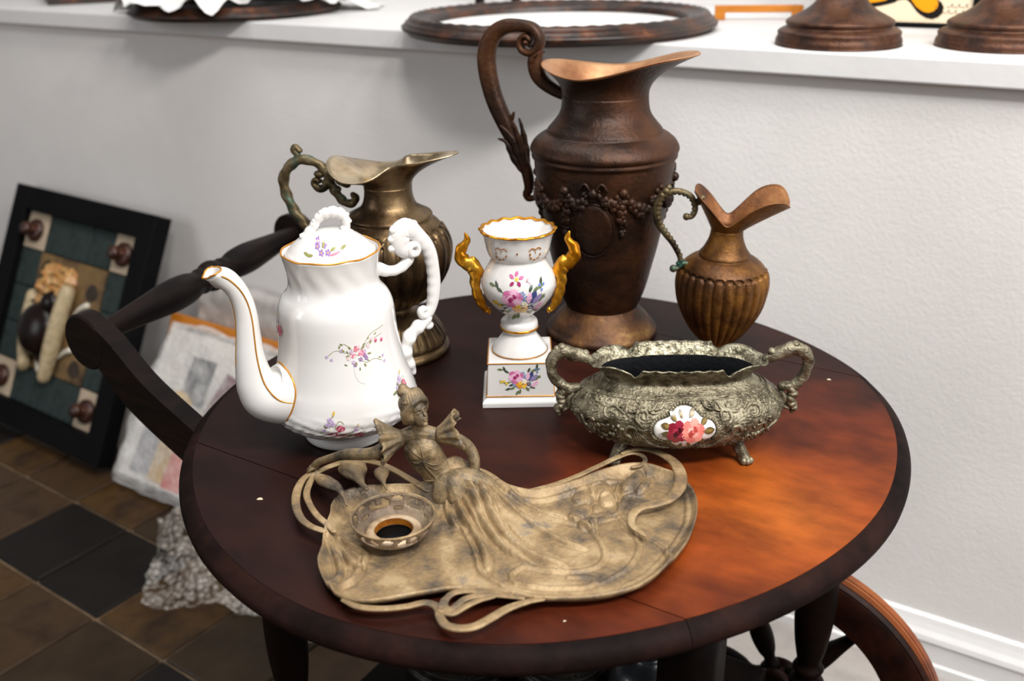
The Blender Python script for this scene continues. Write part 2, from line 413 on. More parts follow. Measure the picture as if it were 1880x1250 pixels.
def leaf(name, arcs, ygap):
    """a slab whose outline is made of arcs (each joined by a straight joint), plus its own edge moulding"""
    out = []
    for a0, a1 in arcs: out += [xpt(t) for t in np.linspace(a0, a1, 60)]
    out = [(x, y + (ygap(y))) for x, y in out]
    n = len(out); V = [(x, y, TZ) for x, y in out] + [(x, y, TZ - TH) for x, y in out]
    F = [tuple(range(n)), tuple(range(2 * n - 1, n - 1, -1))] + [(i, (i + 1) % n, n + (i + 1) % n, n + i) for i in range(n)]
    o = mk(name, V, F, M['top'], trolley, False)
    sec = [(-.0005, -.0004), (.004, -.0015), (.009, -.004), (.0135, -.0085), (.0155, -.014), (.0145, -.019), (.011, -.023), (.004, -.0245), (-.0005, -.0245)]
    for a0, a1 in arcs:
        V = []; F = []; m_ = len(sec); K = 60
        for i, t in enumerate(np.linspace(a0, a1, K)):
            x, y = xpt(t); g = ygap(y)
            for d, z in sec: V.append((x + d * math.cos(t), y + d * math.sin(t) + g, TZ + z))
        for i in range(K - 1):
            for j in range(m_): F.append((i * m_ + j, i * m_ + (j + 1) % m_, (i + 1) * m_ + (j + 1) % m_, (i + 1) * m_ + j))
        F += [tuple(range(m_)), tuple((K - 1) * m_ + j for j in range(m_))]
        e = mk('edge_moulding', V, F, M['edge'], o, True); e['label'] = 'dark rounded edge moulding'; e.data.set_sharp_from_angle(angle=A(50))
    return o
G_ = .0012
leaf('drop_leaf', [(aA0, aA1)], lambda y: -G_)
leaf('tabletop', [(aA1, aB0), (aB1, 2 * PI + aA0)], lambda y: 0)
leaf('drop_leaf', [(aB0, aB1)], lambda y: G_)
# frame and legs
for y in (-.2, .2): box('apron', (0, y, .646), (.50, .022, .062), M['legwood'], trolley)
for x in (-.265, .265): box('apron', (x, 0, .646), (.022, .38, .062), M['legwood'], trolley)
def leg_geo(zend):
    g = Geo(); V, F = box_geo(0, 0, .612, .046, .046, .128); g.add(V, F)
    p = [(.013, .55), (.021, .545), (.0215, .538), (.016, .532), (.0155, .527), (.021, .52), (.0225, .50), (.0245, .46), (.0255, .42), (.0245, .385), (.021, .35), (.0165, .325), (.0145, .316), (.0195, .310), (.020, .305), (.016, .300), (.0155, .296), (.0215, .288), (.023, .28), (.019, .272)]
    V, F = lathe_geo(dense(p, 60), 24); g.add(V, F)
    V, F = box_geo(0, 0, .25, .04, .04, .05); g.add(V, F)
    p = [(.012, .226), (.018, .22), (.014, .21), (.02, .19), (.021, .15), (.016, .11), (.013, .10), (.018, .09), (.015, .05), (.011, zend)]
    V, F = lathe_geo(p, 20); g.add(V, F); return g
l0 = leg_geo(.0).put('leg', M['legwood'], trolley, loc=(-.25, -.2, 0)); do = None
for x, y in ((-.25, .2), (.272, -.2), (.283, .2)):
    c = l0.copy(); COL.objects.link(c); c.parent = trolley; c.location = (x, y, 0)
for p in l0.data.polygons: p.use_smooth = len(p.vertices) == 4 and abs(p.normal.z) < .99
box('lower_shelf', (.0, 0, .268), (.46, .40, .02), M['legwood'], trolley, .003)
# push handle: two scrolled arms and the turned bar between them
def arm(x0, z0, yc, xe):
    P = [(x0 + .012, yc, z0 - .026), (x0 - .028, yc, z0 - .022), (x0 - .036, yc, z0 + .012), (x0 - .004, yc, z0 + .03), (x0 + .04, yc, z0 + .012), (x0 + .10, yc, z0 - .036), (x0 + .18, yc, z0 - .078), (x0 + .235, yc, z0 - .108), (x0 + .30, yc, z0 - .142)]
    g = Geo(); Q = spline(P[3:], 40)
    V = []; F = []; 
    T = np.gradient(Q, axis=0); T /= np.linalg.norm(T, axis=1)[:, None]
    for i, (p, t) in enumerate(zip(Q, T)):
        nx, nz = -t[2], t[0]; d = .044 + .012 * min(1, i / 12.)
        for s, w in ((0, -.0125), (0, .0125), (-d, .0125), (-d, -.0125)):
            V.append((p[0] + nx * s, p[1] + w, p[2] + nz * s))
    for i in range(39):
        for j in range(4): F.append((i * 4 + j, i * 4 + (j + 1) % 4, i * 4 + 4 + (j + 1) % 4, i * 4 + 4 + j))
    F += [(0, 1, 2, 3), (156, 157, 158, 159)]; g.add(V, F)
    V, F = lathe_geo([(.001, -.0130), (.034, -.0130), (.0365, -.0105), (.0365, .0105), (.034, .0130), (.001, .0130)], 48)
    V = [(x0 - .003 + x, yc + z, z0 - .004 + y) for x, y, z in V]; g.add(V, F)
    return g.put('handle_arm', M['darkwood'], trolley, False)
arm(-.540, .747, -.190, -.36); arm(-.615, .752, .250, -.40)
bl = [(.012, 0), (.0135, .02), (.0155, .05), (.020, .10), (.0225, .135), (.021, .165), (.0165, .185), (.0185, .192), (.0185, .198), (.016, .203), (.0205, .21), (.0225, .22), (.0205, .23), (.016, .237), (.0185, .242), (.0185, .248), (.0165, .255), (.021, .275), (.0225, .305), (.020, .34), (.0155, .39), (.0135, .42), (.012, .44)]
V, F = lathe_geo(dense(bl, 90), 28)
a_, b_ = Vector((-.533, -.178, .752)), Vector((-.606, .240, .756)); ax = (b_ - a_); L_ = ax.length
Rm = Vector((0, 0, 1)).rotation_difference(ax.normalized()).to_matrix()
V = [a_ + Rm @ Vector((x, y, z * L_ / .44)) for x, y, z in V]
mk('push_bar', V, F, M['darkwood'], trolley)
# wheels
def wheel(x, y, zc, ro=.216, ri=.152):
    sec = [(ri, -.010), (ri + .004, -.016), (ro - .03, -.018), (ro - .008, -.018), (ro - .006, -.0165), (ro - .004, -.0172), (ro - .002, -.015), (ro, -.012), (ro, -.007), (ro - .001, -.006), (ro, -.005), (ro, 0), (ro, .012), (ro - .004, .017), (ri + .004, .016), (ri, .010)]
    K = 96; V = []; F = []; m_ = len(sec)
    for i in range(K):
        t = 2 * PI * i / K
        V += [(r * math.cos(t), w, r * math.sin(t)) for r, w in sec]
    for i in range(K):
        for j in range(m_): F.append((i * m_ + j, i * m_ + (j + 1) % m_, ((i + 1) % K) * m_ + (j + 1) % m_, ((i + 1) % K) * m_ + j))
    w = mk('wheel', V, F, M['wheelwood'], trolley, True, (x, y, zc)); w.data.set_sharp_from_angle(angle=A(50))
    g = Geo()
    for r, y0, y1 in ((ro + .0022, .0012, .0125), (ro + .0018, -.0050, .0004), (ro + .0014, -.0080, -.0058), (ro + .0010, -.0110, -.0088)):
        V = [(q * math.cos(2 * PI * i / K), yy, q * math.sin(2 * PI * i / K)) for i in range(K) for q, yy in ((ro - .003, y0), (r, y0 + .0004), (r, y1 - .0004), (ro - .003, y1))]
        g.add(V, [(i * 4 + j, i * 4 + (j + 1) % 4, ((i + 1) % K) * 4 + (j + 1) % 4, ((i + 1) % K) * 4 + j) for i in range(K) for j in range(4)])
    tr_ = g.put('tread', M['tread'], w, False); tr_['label'] = 'tread of the wheel, coloured lighter as if lit from above'; tr_['kind'] = 'stuff'
    hub = [(.010, -.045), (.017, -.043), (.019, -.036), (.014, -.031), (.022, -.028), (.031, -.022), (.033, -.014), (.030, -.008), (.026, -.004), (.026, .004), (.030, .008), (.033, .014), (.026, .022), (.014, .03)]
    V, F = lathe_geo(dense(hub, 50), 32); V = [(a, c, b) for a, b, c in V]; mk('hub', V, F, M['wheelwood'], w)
    for k in range(6):
        t = math.radians(52.5) + k * PI / 3
        p = [(.008, .02), (.012, .03), (.0085, .038), (.0085, .045), (.0125, .055), (.0155, .075), (.0145, .095), (.010, .125), (.007, .150), (.0065, ri + .002)]
        V, F = lathe_geo(dense(p, 30), 14)
        V = [(z * math.cos(t) - a * math.sin(t), b, z * math.sin(t) + a * math.cos(t)) for a, b, z in V]
        mk('spoke', V, F, M['legwood'], w)
    return w
wheel(.234, .25, .218); wheel(.234, -.25, .218)
ax_p = [(.010, -.205), (.014, -.19), (.010, -.175), (.016, -.15), (.018, -.11), (.012, -.08), (.019, -.06), (.022, 0), (.019, .06), (.012, .08), (.018, .11), (.017, .15), (.012, .175), (.016, .19), (.012, .205)]
V, F = lathe_geo(dense(ax_p, 70), 20); V = [(.234 + a, c, .218 + b) for a, b, c in V]; mk('axle', V, F, M['wheelwood'], trolley)

# ------------------------------------------------------------------ white coffee pot
def A(d): return math.radians(d)
eP = A(43.8); gP = Vector((-.1638 + .0037 * math.cos(eP), -.1538 + .0037 * math.sin(eP), TZ))
pot = thing('coffee_pot', 'tall white porcelain coffee pot with gilt lines and small painted flower sprays', 'coffee pot', gP)
pp = [(.043, 0), (.0462, .0015), (.0470, .006), (.0455, .0105), (.0465, .0135), (.052, .0165), (.061, .0215), (.0695, .0285), (.0760, .038), (.0782, .0475), (.0768, .057), (.0738, .068), (.0697, .08), (.0661, .095), (.0632, .112), (.0617, .128), (.0608, .143), (.0592, .154), (.0555, .1625), (.0503, .169), (.0470, .1755), (.0462, .183), (.0475, .195), (.0493, .205), (.0508, .2110)]
ppd = dense(pp, 110)
def pot_fun(th, r, z):
    R = np.full_like(th, r)
    lo = max(0, 1 - abs(z - .037) / .02)
    if lo > 0:                                       # moulded scale relief round the foot of the body
        R = R + .0022 * lo * np.abs(np.sin(14 * th + 3 * np.sin(z * 260))) * (1 + .5 * np.sin(z * 700 + 9 * th))
    hi = max(0, 1 - abs(z - .19) / .024)
    if hi > 0: R = R + .00045 * hi * np.sin(14 * th + z * 160)
    Z = np.full_like(th, z)
    if z > .2: Z = Z + (z - .2) / .011 * .0005 * np.sin(9 * th)
    return R, Z
inner = [(.0490, .2105), (.0465, .203), (.0445, .195), (.0440, .183), (.047, .17)]
lathe('body', np.vstack([[(.001, .004)], ppd, inner]), M['porcelain'], pot, 112, pot_fun)
t = np.linspace(0, 2 * PI, 90, endpoint=False)
sweep('gilt_rim', np.c_[.0500 * np.cos(t), .0500 * np.sin(t), .2112 + .0005 * np.sin(9 * t)], .0011, M['goldline'], pot, N=(0, 0, 1), seg=6, n=90, closed=True)
fr = eP - PI / 2
ps = Print(lathe_surf(ppd, fr))
PAL = dict(pk=C('#d9788f'), rd=C('#b03a58'), lp=C('#f0c4cc'), vi=C('#8a6aa0'), lv=C('#b9a3c4'), gr=C('#8a8a52'), dg=C('#6d7446'), yl=C('#d8b24a'), gy=C('#c9c2bd'))
def spray(s, a, b, k, tw=0., sp_=1.75):
    c, d = math.cos(tw), math.sin(tw)
    def q(x, y): return a + k * sp_ * (x * c - y * d), b + k * sp_ * (x * d + y * c)
    for L_ in ([(0, 0), (-8, 3), (-14, 5), (-20, 1)], [(0, 0), (8, 7), (14, 9), (20, 10)], [(0, -2), (6, -6), (12, -5), (18, -8)], [(-2, -4), (-3, -10), (-1, -17), (4, -20)], [(2, 3), (10, 12), (17, 14), (22, 15)], [(-3, 4), (-8, 9), (-12, 8)]):
        s.stem([q(*p) for p in L_], k * .5, PAL['gr'] if L_[-1][1] > -15 else PAL['gy'])
    for x, y, r in ((-6, 2, 2), (-12, 6, 1), (-7, -6, 2.6), (8, 9, 1.2), (4, 6, .5), (13, 11, .4), (-9, 8, 2.4), (6, -4, -.6), (15, -5, -.3), (1, -8, -1.6)):
        s.leaf(*q(x, y), k * 4.6, r + tw, PAL['dg'] if x < 5 else PAL['gr'])
    s.rose(*q(0, 5), k * 3.4, (PAL['rd'], PAL['pk'], PAL['rd'], PAL['lp'])); s.rose(*q(3, 1), k * 4.2, (PAL['lp'], PAL['pk'], PAL['pk'], PAL['lp']))
    s.rose(*q(-3, .5), k * 3.2, (PAL['pk'], PAL['lp'], PAL['rd'], PAL['lp']))
    for x, y in ((6, -3), (-2, -6), (5, -1)): s.bloom(*q(x, y), k * 2.6, PAL['vi'], PAL['yl'])
    for x, y in ((-20, 1), (-17, -1), (20, -9), (19, -5)): s.bloom(*q(x, y), k * 1.9, PAL['lv'], PAL['vi'])
    for x, y, c_ in ((-4, 3, 'lv'), (2, -3, 'vi'), (-1, 4, 'pk'), (5, 2, 'lv'), (-6, -1, 'lp'), (1, 6, 'lp'), (-3, -4, 'lv'), (8, 5, 'lp'), (-10, 5, 'lv'), (11, 9, 'lp')): s.bloom(*q(x, y), k * 2.5, PAL[c_], PAL['yl'])
    for x, y, r in ((-4, 5, 2.2), (3, 4, .8), (-5, 1, 3.3), (7, 0, -.2), (-1, -4, 4.4), (9, 6, .9), (4, -6, 5.2), (-8, 4, 2.6)): s.leaf(*q(x, y), k * 5, r, PAL['gr'], .4)
    for x, y in ((14, 7), (19, 6)): s.oval(*q(x, y), k * 2., k * 2.3, PAL['pk']); s.oval(*q(x, y - .6), k * 1.1, k * 1.2, PAL['rd'])
spray(ps, .0165, .1165, .00088)
def cluster(s, a, b, k):
    for x, y, r in ((-9, -2, 2.9), (9, -3, .2), (-4, -6, 3.8), (5, 5, .9), (-5, 5, 2.2), (12, 2, .3), (-14, -3, 3.1)): s.leaf(a + k * x * .6, b + k * y * .6, k * 6, r, PAL['dg'])
    s.stem([(a, b), (a - 2 * k, b + 9 * k), (a + 2 * k, b + 16 * k)], k * .5, PAL['gr']); s.stem([(a, b), (a + 6 * k, b + 11 * k), (a + 11 * k, b + 7 * k)], k * .5, PAL['gr'])
    for x, y in ((0, 0), (9, 0), (6, -3), (7, 4)): s.rose(a + x * k, b + y * k, k * (3.4 if x else 4.2), (PAL['rd'], PAL['pk'], PAL['rd'], PAL['lp']))
    for x, y in ((-3, 8), (1, 9), (-1, 12), (-6, 3)): s.bloom(a + x * k, b + y * k, k * 2.4, PAL['lv'], PAL['vi'])
    s.leaf(a + 2 * k, b + 15 * k, k * 5, 1.3, PAL['yl'])
cluster(ps, -.0160, .0395, .00125); cluster(ps, .0085, .0355, .0007); cluster(ps, .066, .068, .0009); cluster(ps, -.080, .135, .0009)
ps.put('painted_flowers', pot)
# spout
aS = eP + A(22); k_ = .0034
sp = [(-.030, .066, .034), (-.056, .066, .034), (-.070, .067, .032), (-.0830, .0725, .0275), (-.0905, .085, .0215), (-.0932, .10, .0175), (-.0938, .12, .0145), (-.0928, .14, .0125), (-.0922, .16, .0112), (-.0945, .178, .0106), (-.1005, .193, .0104), (-.1095, .2045, .0112), (-.1160, .2095, .0118)]
Q = spline([(u - k_, z, r) for u, z, r in sp], 72)
P3 = np.array(plane_pts(Q[:, :2], aS)); V, F = sweep_geo(P3[:, :3], Q[:, 2], Q[:, 2] * .92, az_n(aS), 28)
V = np.array(V)[2 * 28:-2 * 28]; V0 = V.copy(); F = [f for f in F if len(f) == 4 and max(f) < len(V) + 56 and min(f) >= 56]; F = [tuple(i - 56 for i in f) for f in F]
# pointed lip: the outer side of the mouth is drawn forward, the rim is turned in
m_ = len(V) // 28; tip = V[-28:].copy(); cen = tip.mean(0); d_out = np.array((-math.cos(aS), -math.sin(aS), -.12))
eu = np.array((math.cos(aS), math.sin(aS), 0)); ez = np.array((0, 0, 1.)); en = np.array(az_n(aS)); VR = V.reshape(-1, 28, 3)
for back, wt in ((1, 1.0), (2, .62), (3, .36), (4, .18), (5, .08)):            # the mouth is cut level and drawn out to a beak
    R_ = VR[-back]; c0 = R_.mean(0); rr0 = np.abs((R_ - c0) @ en).max()
    for j in range(28):
        s_ = ((R_[j] - c0) @ (eu * -.61 + ez * -.79)) / rr0; lat = (R_[j] - c0) @ en
        R_[j] = R_[j] + wt * (eu * (-.0042 - .0023 * s_) + ez * (.0018 + .0057 * s_) - en * lat * (.42 * max(0, s_) ** 1.3) + ez * .0012 * (abs(s_) < .5))
V = VR.reshape(-1, 3); tip = V[-28:].copy(); cen = tip.mean(0)
rings = [V]
for s_, dz in ((.86, -.0005), (.80, -.006), (.7, -.014)):
    rings.append(cen + (tip - cen) * s_ + np.array((0, 0, dz)) + (np.array((math.cos(aS), math.sin(aS), 0)) * (-dz) * .6))
base = len(V) - 28
Vv = np.vstack(rings)
for q in range(3):
    for j in range(28): F.append((base + q * 28 + j, base + q * 28 + (j + 1) % 28, base + (q + 1) * 28 + (j + 1) % 28, base + (q + 1) * 28 + j))
F.append(tuple(base + 3 * 28 + j for j in range(28)))
spo = mk('spout', Vv, F, M['porcelain'], pot)
g = Geo()                                            # gilt lines: along the side facing the room, along the outer edge, round the root and the lip
side = np.array(az_n(aS)) * -1
def off(Q, f, w): return [np.array(plane_pts([q[:2]], aS)[0]) + side * q[2] * .925 * math.cos(f) + np.array((math.cos(aS) * math.sin(f), math.sin(aS) * math.sin(f), 0)) * q[2] * w for q in Q]
def body_r(z): return float(np.interp(z, ppd[:, 1], ppd[:, 0]))
Qe = Q.copy()
for i in range(len(Q)):
    Qe[i, 2] = max(math.sqrt(max(0, Q[j, 2] ** 2 - (Q[i, 0] - Q[j, 0]) ** 2 - (Q[i, 1] - Q[j, 1]) ** 2)) for j in range(len(Q))) + .0002
line = [p for p in off(Qe[1:], .18, 1.0) if math.hypot(p[0], p[1]) > body_r(p[2]) - .0005]
V, F = sweep_geo(line, .0008, None, az_n(aS), 6); g.add(V, F)
tube = np.array(V0).reshape(-1, 28, 3)               # where the spout leaves the body
ring = []
for j in range(28):
    for i in range(2, len(tube) - 3):
        p, q = tube[i, j], tube[i + 1, j]
        f0, f1 = math.hypot(p[0], p[1]) - body_r(p[2]), math.hypot(q[0], q[1]) - body_r(q[2])
        if f0 <= 0 < f1: ring.append(p + (q - p) * (-f0 / (f1 - f0)) + np.array((p[0], p[1], 0)) / math.hypot(p[0], p[1]) * .0004); break
if len(ring) > 23: g.add(*sweep_geo(spline(ring, 60, True), .0009, None, (math.cos(aS), math.sin(aS), 0), 6, True))
lip = np.vstack([tip, tip[:1]]); V, F = sweep_geo(lip, .0009, None, (0, 0, 1), 6); g.add(V, F)
V, F = sweep_geo(np.array(plane_pts([(q[0] - q[2] * .99, q[1]) for q in Q[34:-4]], aS)), .0008, None, az_n(aS), 6); g.add(V, F)
g.put('gilt_lines', M['goldline'], spo)
# handle: scrolled rococo handle in four runs
def run(name_m, L, A_, B_, n=36, seg=12, ridge=None, az=aS, sh=k_):
    Q = spline([(u - sh, z) for u, z in L], n); return sweep_geo(np.array(plane_pts(Q, az)), A_, B_, az_n(az), seg, False, ridge)
g = Geo()
bump_r = lambda k, q: 1 + .05 * math.sin(k * 1.05) * max(0, math.cos(q)) - .10 * (abs(math.sin(q)) > .92)
g.add(*run('', [(.046, .183), (.056, .1785), (.0655, .1745), (.0765, .1735), (.0855, .177), (.0915, .183), (.094, .190)], [.008, .0075, .006, .0055, .0062, .006], [.008, .0075, .0065, .006, .006, .006], ridge=bump_r))
g.add(*run('', [(.094, .190), (.087, .193), (.083, .199), (.082, .207), (.0835, .2135), (.0885, .217), (.096, .2145), (.104, .206), (.1125, .195), (.118, .182), (.1205, .165), (.1208, .148), (.1185, .13), (.114, .118), (.109, .1135), (.1035, .115), (.1025, .120), (.1065, .122)],
           [.0065, .0092, .0115, .0122, .0112, .0095, .0090, .0086, .0080, .0075, .0073, .0074, .0076, .0072, .0062, .0054, .0046, .0035], [.007, .009, .0095, .0095, .009, .0085, .0085, .0085, .008, .0075, .0072, .0072, .0075, .0075, .007, .0065, .006, .005], 90, 14, bump_r))
g.add(*run('', [(.112, .112), (.107, .106), (.0975, .1015), (.0885, .0945), (.083, .085), (.0815, .075), (.084, .064), (.0875, .054), (.0885, .049)], [.0045, .0065, .0075, .0075, .007, .0068, .006, .0055, .0035], [.005, .007, .008, .008, .008, .0075, .007, .006, .004], 50, 12, lambda k, q: 1 + .13 * math.sin(k * .62 + .6 * math.sin(q)) * (1 if abs(q - PI) > 1 else .5)))
g.add(*run('', [(.098, .190), (.094, .188), (.0905, .192), (.092, .198), (.0985, .199), (.101, .193), (.098, .188)], .0042, .0105, 26, 8))
for (u, z, r) in ((.0745, .2085, .0050), (.0785, .2180, .0060), (.0885, .2235, .0055), (.0985, .2200, .0050), (.0735, .1985, .0045), (.112, .100, .0045)):
    x, y = at_az(aS, u - k_); g.add(*ball_geo((x, y, z), r, (1, 1.5, 1)))
g.put('handle', M['porcelain'], pot)
# lid
lp = [(.0445, .2065), (.0462, .2085), (.0455, .2108), (.043, .2130), (.039, .2172), (.033, .2222), (.026, .2268), (.019, .2298), (.013, .2314), (.001, .2322)]
lid = lathe('lid', np.vstack([[(.001, .2060)], dense(lp, 34)]), M['porcelain'], pot, 72)
lsurf = lathe_surf(dense(lp, 60)[4:], fr)
pl = Print(lsurf)
cluster_pts = [(-.016, .2195), (-.006, .2185)]
for a, b in ((-.013, 0.2237), (-.0095, 0.2189), (-.006, 0.2249), (-.003, .219), (-.012, 0.2273)): pl.bloom(a, b, .0030, PAL['vi'], PAL['yl'])
for a, b in ((.004, 0.2177), (.008, 0.2189), (.001, 0.2171)): pl.oval(a, b, .0025, .0009, PAL['pk'])
for a, b, r in ((-.018, 0.2171, 3.3), (-.001, 0.2201, .4), (-.008, 0.2219, 1.2), (-.022, 0.2165, 2.9), (.009, 0.2207, .3)): pl.leaf(a, b, .0075, r, PAL['gr'], .35)
pl.put('painted_flowers', lid)
g = Geo()
Q = spline([(-.0225, .2250), (-.0190, .2310), (-.0140, .2375), (-.0080, .2455), (.0005, .2495), (.0100, .2490), (.0165, .2440), (.0180, .2360), (.0162, .2310), (.0180, .2265)], 70)
g.add(*sweep_geo(np.array(plane_pts(Q, eP)), [.0075, .0050, .0046, .0048, .0055, .0060, .0056, .0048, .0048, .0070], [.007, .0058, .0055, .0055, .006, .0065, .0065, .006, .0058, .007], az_n(eP), 14, False, lambda k, q: 1 + .10 * math.sin(k * .8) * max(0, -math.cos(q)) + .08 * math.sin(k * .8) * max(0, math.cos(q))))
for u, z in ((-.0120, .2425), (-.0050, .2505), (.0040, .2532), (.0122, .2515), (.0182, .2460), (.0200, .2390)):
    x, y = at_az(eP, u); g.add(*ball_geo((x, y, z), .0034, (1, 1.5, .8)))
g.put('lid_handle', M['porcelain'], lid)

# ------------------------------------------------------------------ small porcelain urn with gilt handles
eV = A(32.4); urn = thing('porcelain_urn', 'small white porcelain urn on square plinth with flame-shaped gilt handles', 'vase', (-.049, .0301, TZ), eV)
g = Geo(); hs = [(.0440, .0), (.0440, .0055), (.0428, .0075), (.0400, .0095), (.0390, .0112), (.0386, .0125), (.0365, .0535), (.0355, .0545)]
V = []; F = []
for h, z in hs: V += [(-h, -h, z), (h, -h, z), (h, h, z), (-h, h, z)]
for i in range(len(hs) - 1):
    for j in range(4): F.append((i * 4 + j, i * 4 + (j + 1) % 4, i * 4 + 4 + (j + 1) % 4, i * 4 + 4 + j))
F += [(3, 2, 1, 0), tuple(len(V) - 4 + j for j in range(4))]
pln = mk('plinth', V, F, M['porcelain'], urn, False); do_bevel(pln, .0009, 2)
g = Geo()
for h, z in ((.0393, .0125), (.0369, .0528)):
    c = [(-h, -h, z), (h, -h, z), (h, h, z), (-h, h, z)]
    for i in range(4):
        V, F = sweep_geo([c[i], c[(i + 1) % 4]], .0007, None, (0, 0, 1), 6); mk('gilt_line', V, F, M['goldline'], pln)
vp = [(.0318, .0545), (.0325, .0560), (.0318, .0580), (.0285, .0635), (.0235, .0700), (.0200, .0755), (.0190, .0790), (.0195, .0805), (.0212, .0825), (.0216, .0865), (.0214, .0895), (.0200, .0925), (.0150, .0945), (.0125, .0965), (.0140, .0990), (.0190, .1025), (.0262, .1085), (.0330, .1160), (.0390, .1250), (.0424, .1360), (.0416, .1450), (.0385, .1530), (.0342, .1605), (.0315, .1660), (.0312, .1695), (.0335, .1725), (.0358, .1790), (.0372, .1860), (.0392, .1940), (.0424, .2015)]
vpd = dense(vp, 120)
def scal(th, r, z):
    w = max(0, (z - .190) / .0115); return r + .0007 * w * np.cos(16 * th), z + .0005 * w * np.cos(16 * th)
inn = [(.0405, .2010), (.0365, .1930), (.0340, .183), (.0295, .171), (.026, .165), (.02, .150), (.001, .145)]
lathe('bowl', np.vstack([[(.001, .0545)], vpd, inn]), M['porcelain'], urn, 96, scal)
t = np.linspace(0, 2 * PI, 108, endpoint=False)
g = Geo(); w = .0424 + .0009 * np.cos(16 * t)
g.add(*sweep_geo(np.c_[(w - .0012) * np.cos(t), (w - .0012) * np.sin(t), .2012 + .0006 * np.cos(16 * t)], .0022, .0013, (0, 0, 1), 8, True))
g.put('gilt_rim', M['gold'], urn)
g = Geo()
for r, z, w in ((.0326, .0562, .0007), (.0213, .0838, .0016)): g.add(*sweep_geo(np.c_[r * np.cos(t), r * np.sin(t), np.full_like(t, z)], w * .7, w, (0, 0, 1), 8, True))
g.put('gilt_bands', M['gold'], urn)
for s in (-1, 1):
    L = [(.0370, .1045), (.0415, .1115), (.0465, .1250), (.0485, .1380), (.0472, .1500), (.0500, .1585), (.0575, .1620), (.0628, .1690), (.0630, .1770), (.0585, .1835), (.0555, .1890), (.0572, .1960)]
    if s < 0: L = [(u * 1.02, z) for u, z in L]
    Q = spline(L, 60)
    V, F = sweep_geo(np.array([(s * u, 0, z) for u, z in Q]), [.0035, .0052, .0058, .0055, .0060, .0085, .0090, .0085, .0075, .0060, .0042, .0016], [.003, .0042, .0045, .0045, .005, .0065, .007, .0065, .006, .005, .0036, .0014], (0, 1, 0), 12, False, lambda k, q: 1 + .10 * math.sin(k * .9 + q * 2))
    g = Geo().add(V, F)
    for u, z, r in ((.066, .1775, .0032), (.0545, .1560, .004), (.0505, .1650, .0035), (.0345, .1035, .003)): g.add(*ball_geo((s * u, 0, z), r, (1, 1.1, 1.3)))
    o = g.put('handle', M['gold'], urn); o['label'] = 'flame-shaped gilt handle'
vs = Print(lathe_surf(vpd[48:], -PI / 2))
pk, mg, lpk = C('#c96a9a'), C('#9c2f63'), C('#e8b4cf'); bl_, dbl = C('#6f86b8'), C('#3a4474'); ora, yel = C('#d98a1e'), C('#e8c34a'); gr1, gr2 = C('#3d4a38'), C('#66734a'); wn = C('#8a3b4a')
def bouquet(s, a, b, k, big=True):
    def q(x, y): return a + k * x, b + k * y
    for L in ([(-8, 4), (-16, 10), (-22, 13)], [(8, 4), (15, 9), (21, 13)], [(8, -2), (16, 0), (24, 2)], [(-8, -3), (-16, -4), (-24, -3)], [(0, -6), (0, -13), (-2, -18)], [(4, -8), (10, -12), (14, -10)], [(-5, -8), (-12, -12), (-18, -13)]): s.stem([q(*p) for p in L], k * .7, gr1)
    for x, y, r in ((-13, 8, 2.6), (-17, 10, 2.0), (-20, 12, 3.0), (12, 7, .9), (16, 10, .5), (19, 12, 1.4), (14, -1, .2), (18, 1, .5), (-12, -4, 3.3), (-18, -4, 2.8), (-6, -9, 3.8), (0, -12, 4.6), (6, -10, 5.4), (-11, -11, 3.5), (9, 8, 1.2), (-7, -6, 3.5), (11, -9, 5.9), (-2, -14, 4.2)):
        s.leaf(*q(x, y), k * 7, r, gr1 if x % 2 else gr2, .42)
    for x, y in ((3, 7), (6, 3), (2, 4), (-7, -6), (-4, -8)): s.bloom(*q(x, y), k * 2.7, bl_, yel)
    s.leaf(*q(9, -2), k * 13, 1.1, dbl, .5); s.leaf(*q(11, -3), k * 13, .75, C('#8d7fa8'), .42); s.leaf(*q(8, -2), k * 11, 1.4, lpk, .42)
    s.rose(*q(-5, 3), k * 8.4, (pk, lpk, mg, lpk))
    for x, y, c in ((-3, -7, ora), (2, -8, wn), (6, -6, ora), (10, -6, dbl), (0, -5, yel), (5, -3, C('#efe7d2')), (-1, -9, ora), (4, -9, yel)): s.bloom(*q(x, y), k * 2.9, c, yel if c != yel else ora)
    for x, y in ((17, -6), (19, -4), (15, -8)): s.bloom(*q(x, y), k * 2.4, lpk, mg)
    for x, y in ((-22, -3), (-19, -2), (-16, -5)): s.bloom(*q(x, y), k * 1.9, yel, ora)
    for x, y in ((20, 9), (22, 13), (18, 13)): s.bloom(*q(x, y), k * 1.5, bl_, dbl)
bouquet(vs, -.0005, .1290, .00136)
for x, y, r in ((-.005, .155, 2.4), (-.003, .157, 1.2), (.000, .155, .3), (-.001, .1525, 5.2), (-.005, .152, 3.9)): vs.leaf(x, y, .0062, r, pk if r < 3 else mg, .6)
vs.bloom(-.002, .1545, .0022, yel, ora); vs.stem([(.008, .152), (.012, .150), (.013, .147)], .0005, wn); vs.bloom(.010, .1535, .0016, C('#c9a0a0'), wn)
for s in (-1, 1):
    for k in range(5): vs.oval(s * .0195 + .0065 * math.cos(k * .75 + .35), .1815 - .0065 * math.sin(k * .75 + .2), .0019, .0010, C('#a8660f'), -k * .75 - 1.9, 8)
    vs.stem([(s * .0195 - .0075, .186), (s * .0195 - .004, .189), (s * .0195, .187), (s * .0195 + .004, .189), (s * .0195 + .0075, .186)], .0014, C('#a8660f'))
    vs.stem([(s * .0195, .186), (s * .0195, .182)], .0008, C('#b8741c'))
vs.oval(-.001, .1835, .0009, .0014, C('#8a4a1c'))
vs.put('painted_flowers', urn)
